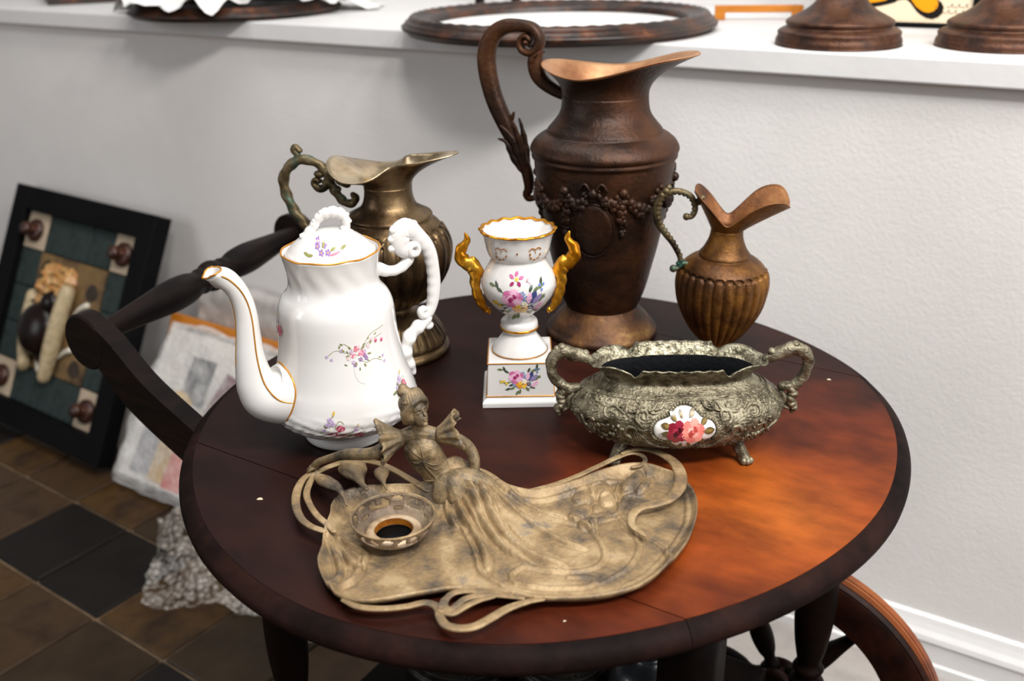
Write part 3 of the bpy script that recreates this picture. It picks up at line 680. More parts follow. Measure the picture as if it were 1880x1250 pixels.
pf = Print(lambda a, b, l: Vector((a, -(.0386 - (b - .0125) * .0512) - l, b)))
bouquet(pf, 0, .0335, .00098)
pf.put('painted_flowers', urn)

# ------------------------------------------------------------------ metal jugs
def rim_geo(r0, z0, keys, seg=144, n=18, thick=.0011, flare=2.0, lean=1.0, az=0.):
    """neck that opens from (r0, z0) into an uneven pouring rim; keys = (degrees from the spout, r, z); the spout looks along azimuth az"""
    th = np.linspace(0, 2 * PI, seg, endpoint=False)
    kk = [(-d, r, z) for d, r, z in keys[::-1][1:-1]]; kk = keys[:-1] + [(d + 360 if d < 0 else d, r, z) for d, r, z in [keys[-1]] + kk]
    kk.sort(); D = spline(np.array([(math.radians(d) * .08, r, z) for d, r, z in kk] + [(2 * PI * .08, kk[0][1], kk[0][2])]), 400)
    R = np.interp(th, D[:, 0] / .08, D[:, 1]); Z = np.interp(th, D[:, 0] / .08, D[:, 2])
    for A_ in (R, Z):
        for _ in range(3): A_[:] = (np.roll(A_, 1) + 2 * A_ + np.roll(A_, -1)) / 4
    rows = []
    for t in np.linspace(0, 1, n):
        rows.append((r0 + (R - r0) * t ** flare, z0 + (Z - z0) * (t ** lean)))
    out = list(rows); ri, zi = rows[-1]
    out.append((ri + .0006, zi + thick * .9)); out.append((ri - .0003, zi + thick * 1.6))
    for r, z in rows[-2::-1]: out.append((r - thick * 1.3, z + thick))
    r, z = rows[0]; out.append((r * .75, z - .012)); out.append((r * .1, z - .02))
    V = []; F = []; ta = th + az
    for r, z in out: V += list(zip(r * np.cos(ta), r * np.sin(ta), z))
    for i in range(len(out) - 1):
        for j in range(seg):
            a, b = i * seg + j, i * seg + (j + 1) % seg; F.append((a, b, b + seg, a + seg))
    inner_from = n
    mi = [0 if i < n - 2 else 1 for i in range(len(out) - 1) for _ in range(seg)]
    return V, F, mi

def flutes(n, z0, z1, amp, arch=.006, foot=None):
    def f(th, r, z):
        ph = np.abs(((th * n / (2 * PI)) % 1) * 2 - 1)          # 0 mid-lobe .. 1 groove
        dome = np.sqrt(np.maximum(0, 1 - ph ** 2)); R = np.full_like(th, r)
        top = z1 - arch * (1 - dome)
        w = np.clip((top - z) / .0022, 0, 1) * np.clip((z - z0) / .004 + .25, 0, 1)
        R = R + w * amp * (dome ** 1.3 - .55) * min(1., r / .04) - w * amp * .35 * np.clip((ph - .86) / .14, 0, 1) - (amp * .8) * (np.abs(z - top) < .0016) * (z > (z0 + z1) / 2)
        if foot:
            n2, a0, a1, am = foot; ph2 = np.abs(((th * n2 / (2 * PI)) % 1) * 2 - 1); d2 = np.sqrt(np.maximum(0, 1 - ph2 ** 2))
            lo = a0 + .006 * (1 - d2); w2 = np.clip((z - lo) / .002, 0, 1) * np.clip((a1 - z) / .003, 0, 1); R = R + w2 * am * (d2 - .45)
        return R, np.full_like(th, z)
    return f

# tall copper ewer
eE = A(27.3); ewer = thing('copper_ewer', 'tallest brown copper ewer with scrolled handle and garland relief', 'ewer', (-.0531, .2439, TZ), 0)
ep = [(.0700, 0), (.0735, .0015), (.0742, .0050), (.0735, .0085), (.0700, .0110), (.0695, .0130), (.0672, .0155), (.0625, .0215), (.0560, .0280), (.0505, .0345), (.0480, .0390), (.0478, .0410), (.0492, .0440), (.0525, .0510), (.0588, .0700), (.0652, .0970), (.0718, .1250), (.0778, .1570), (.0835, .1890), (.0875, .2190), (.0888, .2340), (.0893, .2380), (.0918, .2400), (.0922, .2425), (.0905, .2445), (.0905, .2455), (.0932, .2475), (.0938, .2510), (.0925, .2545), (.0890, .2600), (.0825, .2655), (.0752, .2697), (.0728, .2706), (.0722, .2722), (.0722, .2735), (.0650, .2820), (.0585, .2905), (.0552, .2985), (.0538, .3080), (.0535, .3160)]
epd = dense(ep, 150); _c = int(np.argmin(np.abs(epd[:, 1] - .0405)))
lathe('body', epd[_c:], M['bronze'], ewer, 96); lathe('foot', np.vstack([[(.001, .003)], epd[:_c + 1]]), M['bronzefoot'], ewer, 96)['label'] = 'ochre worn spreading foot'
aE = eE - A(20)
V, F, mi = rim_geo(.0535, .3160, [(0, .1160, .3660), (14, .1110, .3660), (30, .0960, .3625), (50, .0800, .3540), (75, .0700, .3450), (100, .0690, .3410), (130, .0720, .3440), (160, .0790, .3500), (180, .0810, .3520)], az=aE, flare=1.9, lean=.95)
ml = mk('pouring_rim', V, F, [M['bronze'], M['bronzerim']], ewer, True, None, mi); ml['label'] = 'flared pale-rimmed pouring lip'
g = Geo()
L = [(-.0985, .1745), (-.1055, .1735), (-.1085, .1790), (-.1050, .1870), (-.1060, .2020), (-.1120, .2200), (-.1240, .2460), (-.1385, .2715), (-.1530, .3020), (-.1612, .3330), (-.1622, .3580), (-.1540, .3790), (-.1370, .3910), (-.1160, .3935)]
vc = (-.1035, .3745); L += [(vc[0] + r_ * math.cos(a_), vc[1] + r_ * math.sin(a_)) for a_, r_ in ((1.2, .0178), (.4, .0168), (-.4, .0155), (-1.2, .0140), (-2.1, .0122), (-3.0, .0105), (-3.9, .0088), (-4.8, .0070), (-5.6, .0050))]
W_ = [.0040, .0058, .0072, .0075, .0082, .0095, .0108, .0114, .0118, .0118, .0120, .0122, .0122, .0118, .0108, .0095, .0082, .0070, .0062, .0054, .0048, .0042, .0036]
def az_run(L, A_, B_, n, az, seg=12, ridge=None):
    return sweep_geo(np.array(plane_pts(spline(L, n), az)), A_, B_, az_n(az), seg, False, ridge)
g.add(*az_run(L, W_, [.0045, .007, .009, .009, .0095, .0105, .0112, .0115, .0118, .0118, .012, .0122, .0122, .012, .0118, .0115, .0115, .0115, .0118, .012, .012, .012, .012], 150, aE, 16, lambda k, q: 1 - .15 * (abs(math.sin(q)) > .9)))
g.add(*ball_geo((*at_az(aE, vc[0]), vc[1]), .0048, (1, 2.4, 1)))
g.add(*az_run([(-.0915, .3650), (-.0945, .3500), (-.0905, .3345), (-.0790, .3230), (-.0600, .3135), (-.0500, .311)], [.0075, .0100, .0098, .0085, .0078, .0065], [.010, .0105, .0105, .0095, .0085, .007], 40, aE, 14, lambda k, q: 1 - .12 * (abs(math.sin(q)) > .9)))
g.put('handle', M['bronze'], ewer)
g = Geo()                                            # acanthus leaves that grip the handle and curl away at their tips
def leaf_on(P, up, sd, w):
    x_n = np.array((*az_n(aE)[:2], 0)) * sd
    Q = spline([(u, 0, z) for u, z in P], 16); T3 = np.array([(*at_az(aE, u), z) for u, _, z in Q]) + x_n * np.linspace(.004, .010, 16)[:, None]
    g.add(*sweep_geo(T3, [.3 * w, w, .8 * w, .25 * w], [.003, .0035, .003, .0015], tuple(x_n), 9, False, lambda k, q: 1 + .12 * math.sin(k * 1.7)))
for sd in (-1, 1):
    leaf_on([(-.1080, .2060), (-.1180, .2350), (-.1270, .2560), (-.1400, .2690)], 0, sd, .0068); leaf_on([(-.1090, .2050), (-.1240, .2280), (-.1330, .2480), (-.1435, .2520)], 0, sd, .0052); leaf_on([(-.1070, .2080), (-.1120, .2400), (-.1180, .2640), (-.1225, .2760)], 0, sd, .0052)
    leaf_on([(-.0870, .3300), (-.0960, .3420), (-.0940, .3560), (-.0860, .3620)], 0, sd, .0050)
leaf_on([(-.112, .222), (-.124, .246), (-.131, .268), (-.1255, .285)], 0, 0, .0085)
g.put('acanthus_leaves', M['bronze'], ewer)
fE = eE - PI / 2
es = lathe_surf(epd, fE)
def swag(s, a0, b0, a1, b1, sag, n, r, g, rr=rnd):
    for i in range(n):
        t = i / (n - 1); a = a0 + (a1 - a0) * t; b = b0 + (b1 - b0) * t - sag * 4 * t * (1 - t)
        k = r * (.65 + .5 * math.sin(PI * t))
        for _ in range(3): g.add(*ball_geo(s(a + rr.uniform(-.8, .8) * k, b + rr.uniform(-.9, .9) * k, k * .05), k * rr.uniform(.75, 1.15), (1, 1, 1), 7, 5))
g = Geo(); per = 2 * PI * .087 / 3
for rep in range(3):
    o_ = -.0126 + per * rep
    for s_ in (-1, 1):
        swag(es, o_ + s_ * .006, .2130, o_ + s_ * .034, .2085, .013, 11, .0050, g)
        swag(es, o_ + s_ * .036, .2080, o_ + s_ * .036, .1640, 0, 9, .0048, g)
        swag(es, o_ + s_ * .038, .2090, o_ + s_ * .088, .2090, .022, 14, .0056, g)
        g.add(*sweep_geo([es(o_ + s_ * (.004 + .012 * t), .2175 + .008 * math.sin(PI * t), .003) for t in np.linspace(0, 1, 8)], .0032, .002, (0, 0, 1), 7))
        g.add(*ball_geo(es(o_ + s_ * .036, .2135, .002), .0062, (1, 1, 1), 9, 6)); g.add(*ball_geo(es(o_ + s_ * .036, .1585, .001), .0036, (1, 1, 1.5), 7, 5))
    g.add(*ball_geo(es(o_, .2130, .002), .0068, (1, 1, 1), 9, 6))
g.put('garland_relief', M['bronze'], ewer)
for rep in range(3):                                 # plain oval medallions under the garland
    o_ = -.0126 + per * rep; K = 40; V = [es(o_, .1625, .0030)]; F = []
    for q, lf in ((.45, .0030), (.8, .0028), (.93, .0022), (1.0, -.0005)):
        V += [es(o_ + .0255 * q * math.cos(t), .1640 + .0350 * q * math.sin(t), lf) for t in np.linspace(0, 2 * PI, K, endpoint=False)]
    for j in range(K):
        F.append((0, 1 + j, 1 + (j + 1) % K))
        for i in range(3): F.append((1 + i * K + j, 1 + (i + 1) * K + j, 1 + (i + 1) * K + (j + 1) % K, 1 + i * K + (j + 1) % K))
    md_ = mk('medallion', V, F, M['bronze'], ewer)
    V, F = sweep_geo([es(o_ + .0255 * math.cos(t), .1640 + .0350 * math.sin(t), .0008) for t in np.linspace(0, 2 * PI, 48, endpoint=False)], .0013, None, (0, 0, 1), 7, True); mk('medallion_border', V, F, M['bronze'], md_)

# fluted brass jug behind the coffee pot
eJ = A(39.4); gJ = Vector((-.2432 - .012 * math.cos(eJ), .063 - .012 * math.sin(eJ), TZ))
jug = thing('brass_jug', 'fluted tarnished brass jug with wide lip behind the white coffee pot', 'jug', gJ)
jp = [(.060, 0), (.0655, .0015), (.0668, .0055), (.0650, .0090), (.0615, .0108), (.0605, .0125), (.0622, .0150), (.0615, .0180), (.0585, .0260), (.0540, .0340), (.0490, .0410), (.0430, .0465), (.0330, .0510), (.0245, .0545), (.0205, .0590), (.0205, .0620), (.0255, .0655), (.0380, .0725), (.0500, .0830), (.0595, .0950), (.0670, .1080), (.0716, .1200), (.0740, .1360), (.0728, .1490), (.0685, .1600), (.0625, .1690), (.0570, .1745), (.0530, .1775), (.0520, .1790), (.0530, .1810), (.0525, .1835), (.0490, .1855), (.0430, .1888), (.0370, .1925), (.0330, .1975), (.0305, .2050), (.0295, .2130), (.0297, .2200)]
lathe('body', np.vstack([[(.001, .003)], dense(jp, 150)]), M['brass'], jug, 240, flutes(24, .063, .168, .0052, .008, (30, .0155, .047, .0028)))
aJ = eJ - A(20)
V, F, mi = rim_geo(.0297, .2200, [(0, .0925, .2620), (8, .0870, .2605), (18, .0710, .2570), (34, .0500, .2525), (54, .0350, .2500), (74, .0365, .2450), (98, .0530, .2355), (120, .0640, .2335), (144, .0700, .2400), (165, .0720, .2480), (180, .0720, .2510)], az=aJ, flare=1.7, lean=.9)
mk('pouring_rim', V, F, [M['brass'], M['brassrim']], jug, True, None, mi)['label'] = 'wide pale pouring lip'
d_ = .0113
def jr(L): return [(u + d_, z) for u, z in L]
g = Geo(); rope = lambda k, q: 1 + .12 * math.sin(k * .75 + 2 * q)
g.add(*az_run(jr([(-.070, .112), (-.090, .128), (-.1120, .1480), (-.1223, .1592), (-.1303, .1702), (-.1394, .1824), (-.1466, .1996), (-.1494, .2143), (-.1474, .2267), (-.1382, .2392), (-.1244, .2469), (-.1091, .2462), (-.0947, .2383), (-.0884, .2240), (-.0940, .2135), (-.1030, .2120), (-.1089, .2180), (-.1055, .2235), (-.1010, .2210)]), [.004, .0055, .006, .006, .006, .0062, .0064, .0066, .0068, .0068, .0066, .0064, .0062, .0058, .0054, .0052, .005, .0042, .003], [.006] * 3, 110, aJ, 12, rope))
g.add(*az_run(jr([(-.1225, .2585), (-.1285, .2625), (-.1310, .2590), (-.1270, .2530), (-.1310, .2445)]), [.003, .0045, .0045, .0042, .005], .0042, 26, aJ))
g.add(*az_run(jr([(-.0930, .2360), (-.0850, .2300), (-.0770, .2270), (-.0690, .2200), (-.0640, .2190), (-.0630, .2240)]), [.0055, .0062, .006, .0055, .005, .0035], .0058, 30, aJ, 12, rope))
g.add(*az_run(jr([(-.0890, .2260), (-.0830, .2130), (-.0760, .2020), (-.0680, .1950), (-.0590, .1950), (-.0545, .2010), (-.0580, .2060)]), [.0055, .0062, .006, .0055, .0055, .005, .0035], .0058, 36, aJ, 12, rope))
for u, z in ((-.0905, .2200), (-.0800, .2120), (-.0720, .2220), (-.1000, .2300)):
    x, y = at_az(aJ, u + d_); g.add(*ball_geo((x, y, z), .0062, (1.3, 1, .8)))
g.put('handle', M['verdigris'], jug)

# small copper jug by the wall
eS = A(20.3); sj = thing('small_copper_jug', 'small ribbed copper jug with winged lip and thin curled handle', 'jug', (.1063, .2539, TZ)); sj.scale = (.975,) * 3; up_ = (0, 0, .0115)
sj.rotation_euler = (-math.sin(eS) * A(-2.2), math.cos(eS) * A(2.2), 0)
sp_ = [(.0225, -.0115), (.0245, -.0105), (.0245, -.0085), (.0215, -.0060), (.0190, -.0030), (.0180, .0010), (.0185, .0040), (.0205, .0070), (.0260, .0112), (.0340, .0210), (.0418, .0335), (.0492, .0480), (.0540, .0615), (.0568, .0760), (.0576, .0880), (.0560, .1000), (.0520, .1090), (.0455, .1155), (.0378, .1205), (.0335, .1225), (.0318, .1232), (.0322, .1250), (.0310, .1275), (.0285, .1305), (.0250, .1370), (.0218, .1450), (.0203, .1520), (.0200, .1580)]
lathe('body', np.vstack([[(.001, -.0105)], dense(sp_, 170)]), M['copper'], sj, 260, flutes(27, .006, .1075, .0040, .006), up_)
V, F, mi = rim_geo(.0200, .1580, [(0, .0705, .1915), (16, .0735, .1960), (32, .0715, .2060), (48, .0560, .2010), (66, .0350, .1800), (90, .0275, .1680), (112, .0310, .1770), (128, .0400, .1920), (145, .0455, .2040), (162, .0450, .2065), (180, .0430, .2010)], az=eS, flare=1.35, lean=1.25)
mk('pouring_rim', V, F, [M['copper'], M['copperrim']], sj, True, up_, mi)['label'] = 'winged orange-brown pouring lip'
aH = eS + A(15)
g = Geo(); ribs = lambda k, q: 1 + .16 * math.sin(k * 1.5) * max(0, -math.cos(q) + .3)
g.add(*az_run([(-0.0538, .1745), (-0.0461, .1752), (-0.0426, .1850), (-0.0481, .1990), (-0.0603, .2060), (-0.0736, .2066), (-0.0859, .1988), (-0.0903, .1840), (-0.0875, .1683), (-0.0787, .1550), (-0.0668, .1399), (-0.0572, .1230), (-0.0556, .1130), (-0.0584, .1075), (-0.0647, .1065)], [.0034, .0038, .0038, .0040, .0042, .0044, .0048, .0050, .0050, .0046, .0042, .0038, .0036, .0036, .0034], [.004] * 3, 120, aH, 10, ribs))
for u, z, r in ((-.0525, .1745, .0046), (-.0640, .1062, .0050), (-.0800, .2075, .0052), (-.0775, .2120, .0040), (-.0850, .2020, .0045), (-.0385, .1930, .0040)):
    x, y = at_az(aH, u); g.add(*ball_geo((x, y, z), r))
g.add(*az_run([(-0.0580, .1130), (-0.0507, .1130), (-0.0455, .1120)], .0035, .0035, 10, aH)); g.add(*az_run([(-0.0430, .1880), (-0.0398, .1950), (-0.0342, .1990)], [.0035, .0032, .003], .0035, 12, aH))
g.put('handle', M['verdigris'], sj, True, up_)

# ------------------------------------------------------------------ oval pewter jardiniere
aB = A(31.5); bowl = thing('pewter_jardiniere', 'oval embossed pewter bowl on four feet with a rose-painted porcelain plaque', 'bowl', (.158, .008, TZ), aB)
bprof = [(.050, .026, .0125), (.073, .041, .0160), (.090, .0525, .0235), (.1030, .0590, .0340), (.1098, .0620, .0460), (.1088, .0600, .0555), (.1020, .0535, .0635), (.0925, .0440, .0705), (.0830, .0355, .0760), (.0770, .0305, .0805), (.0775, .0310, .0850), (.0830, .0345, .0915), (.0905, .0390, .0955), (.0930, .0405, .0965)]
bd = spline(bprof, 170)
nB = 440; thB = np.linspace(0, 2 * PI, nB, endpoint=False)
def bring(rx, ry, z, ex=2.25):
    c, s = np.cos(thB), np.sin(thB)
    return np.c_[rx * np.sign(c) * np.abs(c) ** (2 / ex), ry * np.sign(s) * np.abs(s) ** (2 / ex), np.full(nB, z)]
def scallop(x):
    x = np.abs(x); z = np.where(x < .041, .0042 + .0005 * np.cos(x / .041 * 6 * PI), 0)
    z = np.where((x > .041) & (x < .053), -.0058 * np.sin((x - .041) / .012 * PI) + .0040 * (1 - (x - .041) / .012), z)
    return np.where(x >= .053, .0046 * np.sin(np.clip((x - .053) / .034, 0, 1) * PI), z)
rows = []
rl = random.Random(3)
sw = [(rl.uniform(0, 2 * PI), rl.uniform(.018, .071), rl.uniform(.0035, .0075), rl.choice((-1, 1))) for _ in range(420)]
for rx, ry, z in bd:
    P = bring(rx, ry, z)
    if z < .0725:                                    # cast scroll and fruit relief
        X = P[:, 0] * 1.0; h = np.zeros(nB)
        for t0, z0, r0, sg in sw:
            d = np.angle(np.exp(1j * (thB - t0))) * (rx + ry) * .5; e = (z - z0) * 1.4; q = np.hypot(d, e); an = np.arctan2(e, d)
            h = np.maximum(h, np.where(q < r0 * 1.5, np.maximum(0, np.cos((q / r0 * 1.6 + sg * an / PI) * 2 * PI)) * (1 - q / (r0 * 1.5)), 0))
        n_ = np.c_[np.cos(thB) / rx, np.sin(thB) / ry]; n_ /= np.linalg.norm(n_, axis=1)[:, None]
        P[:, :2] += n_ * (h * .0029)[:, None]
    w = max(0, min(1, (z - .0855) / .012)); P[:, 2] += scallop(P[:, 0]) * w
    rows.append(P)
edge = rows[-1]; rows.append(edge * np.array((.985, .965, 1)) + np.array((0, 0, .0012)))
for rx, ry, z in ((.0875, .0365, .0950), (.0830, .0330, .0905), (.0790, .0305, .0880)):
    P = bring(rx, ry, z); P[:, 2] += scallop(P[:, 0] * .093 / rx) * max(0, (z - .0845) / .0145); rows.append(P)
nr = len(rows)
V = np.vstack(rows); F = []; mi = []
for i in range(nr - 1):
    for j in range(nB): F.append((i * nB + j, i * nB + (j + 1) % nB, (i + 1) * nB + (j + 1) % nB, (i + 1) * nB + j)); mi.append(0 if i < 158 else 1)
F.append(tuple(range(nB - 1, -1, -1))); mi.append(0)
mk('body', V, F, [M['pewter'], M['pewterrim']], bowl, True, None, mi)
rows = [bring(rx, ry, z) for rx, ry, z in ((.0788, .0302, .0882), (.0735, .0275, .082), (.0690, .0240, .070), (.0680, .0235, .045), (.0600, .0200, .0400), (.01, .004, .040))]
V = np.vstack(rows); F = [(i * nB + j, i * nB + (j + 1) % nB, (i + 1) * nB + (j + 1) % nB, (i + 1) * nB + j) for i in range(5) for j in range(nB)] + [tuple(5 * nB + j for j in range(nB))]
mk('liner', V, F, M['cavity'], bowl)['label'] = 'dark inside of the bowl'
def bsurf(a, b, lift):
    """front of the bowl: a along its length, b height"""
    rx, ry = np.interp(b, bd[:, 2], bd[:, 0]), np.interp(b, bd[:, 2], bd[:, 1])
    def y_(a, b):
        rx, ry = np.interp(b, bd[:, 2], bd[:, 0]), np.interp(b, bd[:, 2], bd[:, 1]); return -ry * max(0, 1 - abs(a / rx) ** 2.25) ** (1 / 2.25)
    y = y_(a, b); gx = (y_(a + .002, b) - y_(a - .002, b)) / .004; gz = (y_(a, b + .002) - y_(a, b - .002)) / .004
    n = Vector((gx, -1, gz)).normalized()
    return Vector((a, y, b)) + n * lift
CX, CZ = .0005, .0480
def plaque_pt(t, k=1.0):
    return CX + .0305 * k * OG[int(round(t / (2 * PI) * 720)) % 720, 0], CZ + .0195 * k * OG[int(round(t / (2 * PI) * 720)) % 720, 1]
_og = [(1, .0), (.97, .22), (.86, .42), (.68, .52), (.52, .60), (.40, .76), (.24, .94)]
_og = _og + [(0, 1.0)] + [(-x, y) for x, y in _og[:0:-1]] + [(-1, 0)] + [(-x, -y) for x, y in _og[1:]] + [(0, -1.0)] + [(x, -y) for x, y in _og[:0:-1]]
OG = spline(_og, 720, True)
K = 72; V = [bsurf(CX, CZ, .0052)]; F = []
lv = ((.25, .0052), (.5, .0050), (.75, .0045), (.92, .0038), (1.0, .0022), (1.02, -.0015))
for k, lf in lv: V += [bsurf(*plaque_pt(2 * PI * j / K, k), lf) for j in range(K)]
for j in range(K):
    F.append((0, 1 + j, 1 + (j + 1) % K))
    for i in range(len(lv) - 1): F.append((1 + i * K + j, 1 + (i + 1) * K + j, 1 + (i + 1) * K + (j + 1) % K, 1 + i * K + (j + 1) % K))
pq = mk('plaque', V, F, M['porcelain'], bowl); pq['label'] = 'white porcelain plaque with a dark red and a pink rose'
pr = Print(lambda a, b, l: bsurf(CX + a, CZ + b, .0050 + l)); 
dr = (C('#7a1428'), C('#8f1e36'), C('#3f0a16'), C('#a8324a')); sr = (C('#e07a70'), C('#f09a8c'), C('#b8453f'), C('#f4b3a6')); lf1, lf2, lf3 = C('#8a7440'), C('#5a4a2a'), C('#3a3d2c')
for x, y, r, l, c in ((-.009, .008, 2.2, .009, lf1), (-.014, .0035, 2.9, .010, lf1), (-.003, .010, 1.9, .007, lf1), (.004, .0105, .9, .009, lf1), (.015, .0055, .7, .009, lf1), (.018, .000, .15, .011, lf1), (.013, -.0055, 5.6, .008, lf3), (-.011, -.0065, 3.7, .009, lf3), (-.014, -.001, 3.3, .009, lf2), (-.003, -.0115, 4.4, .007, lf2), (.003, -.011, 5.2, .006, lf2)):
    pr.leaf(x, y, l, r, lf2, .55); pr.leaf(x + .0006, y + .0003, l * .8, r, c, .4)
pr.stem([(-.012, -.002), (-.020, .000), (-.026, -.003)], .0005, lf3); pr.stem([(-.012, -.004), (-.019, -.005), (-.025, -.004)], .0005, lf3); pr.stem([(.014, .001), (.022, .000), (.028, -.002)], .0004, lf2)
pr.rose(-.0075, -.001, .0100, dr); pr.rose(.0075, -.0005, .0108, sr)
pr.put('painted_flowers', pq)
g = Geo()
for j in range(64): g.add(*ball_geo(bsurf(*plaque_pt(2 * PI * j / 64, 1.09), .0020), .0020, (1, 1, 1), 7, 5))
bead = g.put('beaded_border', M['pewter'], bowl)
g = Geo()                                            # bold scrolls either side of the plaque
def on(L, w, lf=.0012, n=26): g.add(*sweep_geo([bsurf(a, b, lf) for a, b in spline(L, n)], w, [.6 * x for x in w], (0, -1, .4), 8))
for s in (-1, 1):
    def q(L): return [(CX + s * a, b) for a, b in L]
    for k in range(5):
        f = k * .0042; on(q([(.014 + f, .0255 - f * .10), (.024 + f, .0262 + f * .2), (.034 + f * .8, .0315 + f * .35), (.041 + f * .55, .040 + f * .4)]), [.0010, .0018, .0017, .0008])
    on(q([(.052, .037), (.058, .042), (.056, .0485), (.0495, .0485), (.0475, .0440), (.0505, .0415)]), [.0012, .002, .0022, .002, .0016, .001])
    on(q([(.0415, .0500), (.0475, .0570), (.0440, .0635), (.0370, .0625), (.0365, .0570)]), [.0010, .0020, .0022, .0018, .001])
    for k in range(4): on(q([(.018 + .008 * k, .0705 - .0010 * k), (.022 + .008 * k, .0660 - .001 * k), (.0285 + .008 * k, .0645 - .001 * k), (.031 + .008 * k, .0675 - .0015 * k)]), [.0008, .0016, .0016, .0008])
    on(q([(.060, .0605), (.068, .0650), (.077, .0620), (.0770, .0560), (.0710, .0550)]), [.001, .0018, .002, .0016, .001])
    on(q([(.064, .036), (.074, .034), (.084, .040), (.082, .047), (.075, .046)]), [.001, .0018, .002, .0016, .001])
    on(q([(.086, .036), (.096, .042), (.100, .050)]), [.001, .002, .001])
    for k in range(26): g.add(*ball_geo(bsurf(CX + s * rl.uniform(.060, .090), rl.uniform(.026, .052), .0008), rl.uniform(.0016, .0028), (1, 1, 1), 7, 5))
g.put('scroll_relief', M['pewter'], bowl)
t = np.linspace(0, 2 * PI, 120, endpoint=False); g = Geo()
for rx, ry, z, w in ((.0870, .0385, .0740, .0010), (.0925, .0435, .0712, .0008)):
    c, s = np.cos(t), np.sin(t); g.add(*sweep_geo(np.c_[rx * np.sign(c) * np.abs(c) ** .89, ry * np.sign(s) * np.abs(s) ** .89, np.full_like(t, z)], w, w, (0, 0, 1), 6, True))
g.put('moulded_rings', M['pewter'], bowl)
for s in (-1, 1):
    g = Geo()
    sh = .004
    if s < 0: L = [(-.0885, .0965), (-.0960, .1010), (-.1075, .1045), (-.1190, .1075), (-.1275, .1020), (-.1310, .0925), (-.1290, .0810), (-.1225, .0715), (-.1130, .0655), (-.1035, .0665)]
    else: L = [(.0900, .0975), (.0985, .1000), (.1070, .1050), (.1170, .1080), (.1280, .1050), (.1340, .0965), (.1334, .0860), (.1282, .0730), (.1205, .0655), (.1090, .0650)]
    Q = spline(L, 70); g.add(*sweep_geo(np.c_[Q[:, 0], 0 * Q[:, 0], Q[:, 1]], [.004, .0062, .0075, .0070, .0062, .0056, .0054, .0056, .0058, .0045], [.005, .0075, .008, .0075, .007, .0065, .0065, .0065, .006, .005], (0, 1, 0), 12, False, lambda k, q: 1 + .09 * math.sin(k * .55 + 3 * q) - .12 * (abs(math.cos(q)) < .3)))
    Q = spline([(s * .1180, .0640), (s * .1215, .0570), (s * .1190, .0480), (s * .1240, .0420), (s * .1225, .0360)], 26); g.add(*sweep_geo(np.c_[Q[:, 0], 0 * Q[:, 0], Q[:, 1]], [.004, .0055, .0045, .0048, .0025], [.0055, .006, .0055, .0055, .004], (0, 1, 0), 10, False, lambda k, q: 1 + .15 * math.sin(k * 1.2 + q)))
    Q = spline([(s * .1085, .0600), (s * .1130, .0520), (s * .1120, .0440), (s * .1185, .0400)], 20); g.add(*sweep_geo(np.c_[Q[:, 0], 0 * Q[:, 0], Q[:, 1]], [.003, .0035, .003, .0022], .004, (0, 1, 0), 8))
    for u, z, r in ((s * .1195, .1125, .0042), (s * .1245, .0935 + .017, .0035), (s * .0955, .1050, .0040), (s * .1205, .0615, .0046), (s * .110, .1080, .0045), (s * .1045, .1045, .0045)): g.add(*ball_geo((u, 0, z), r, (1.1, 1.3, 1)))
    g.put('handle', M['pewter'], bowl)
ft = Geo()
ft.add(*sweep_geo(spline([(-.010, .012, .026), (-.004, .005, .0195), (.000, .000, .0125), (.0025, -.0025, .0070), (.004, -.005, .0045)], 24), [.010, .0085, .0062, .0060, .0070], [.008, .007, .0055, .0062, .0055], (.7, .7, 0), 12, False, lambda k, q: 1 + .12 * math.sin(4 * q)))
for a in (-.5, .3, 1.1): ft.add(*ball_geo((.0045 + .005 * math.sin(a), -.0055 - .004 * math.cos(a), .0040), .0040, (1, 1, 1), 8, 6))
me0 = None
for sx in (1, -1):
    for sy in (1, -1):
        if me0 is None: f0 = ft.put('foot', M['pewter'], bowl); me0 = f0.data; o = f0
        else: o = f0.copy(); COL.objects.link(o); o.parent = bowl
        o.location = (sx * .0625, sy * -.0400, 0); o.scale = (sx, sy, 1)

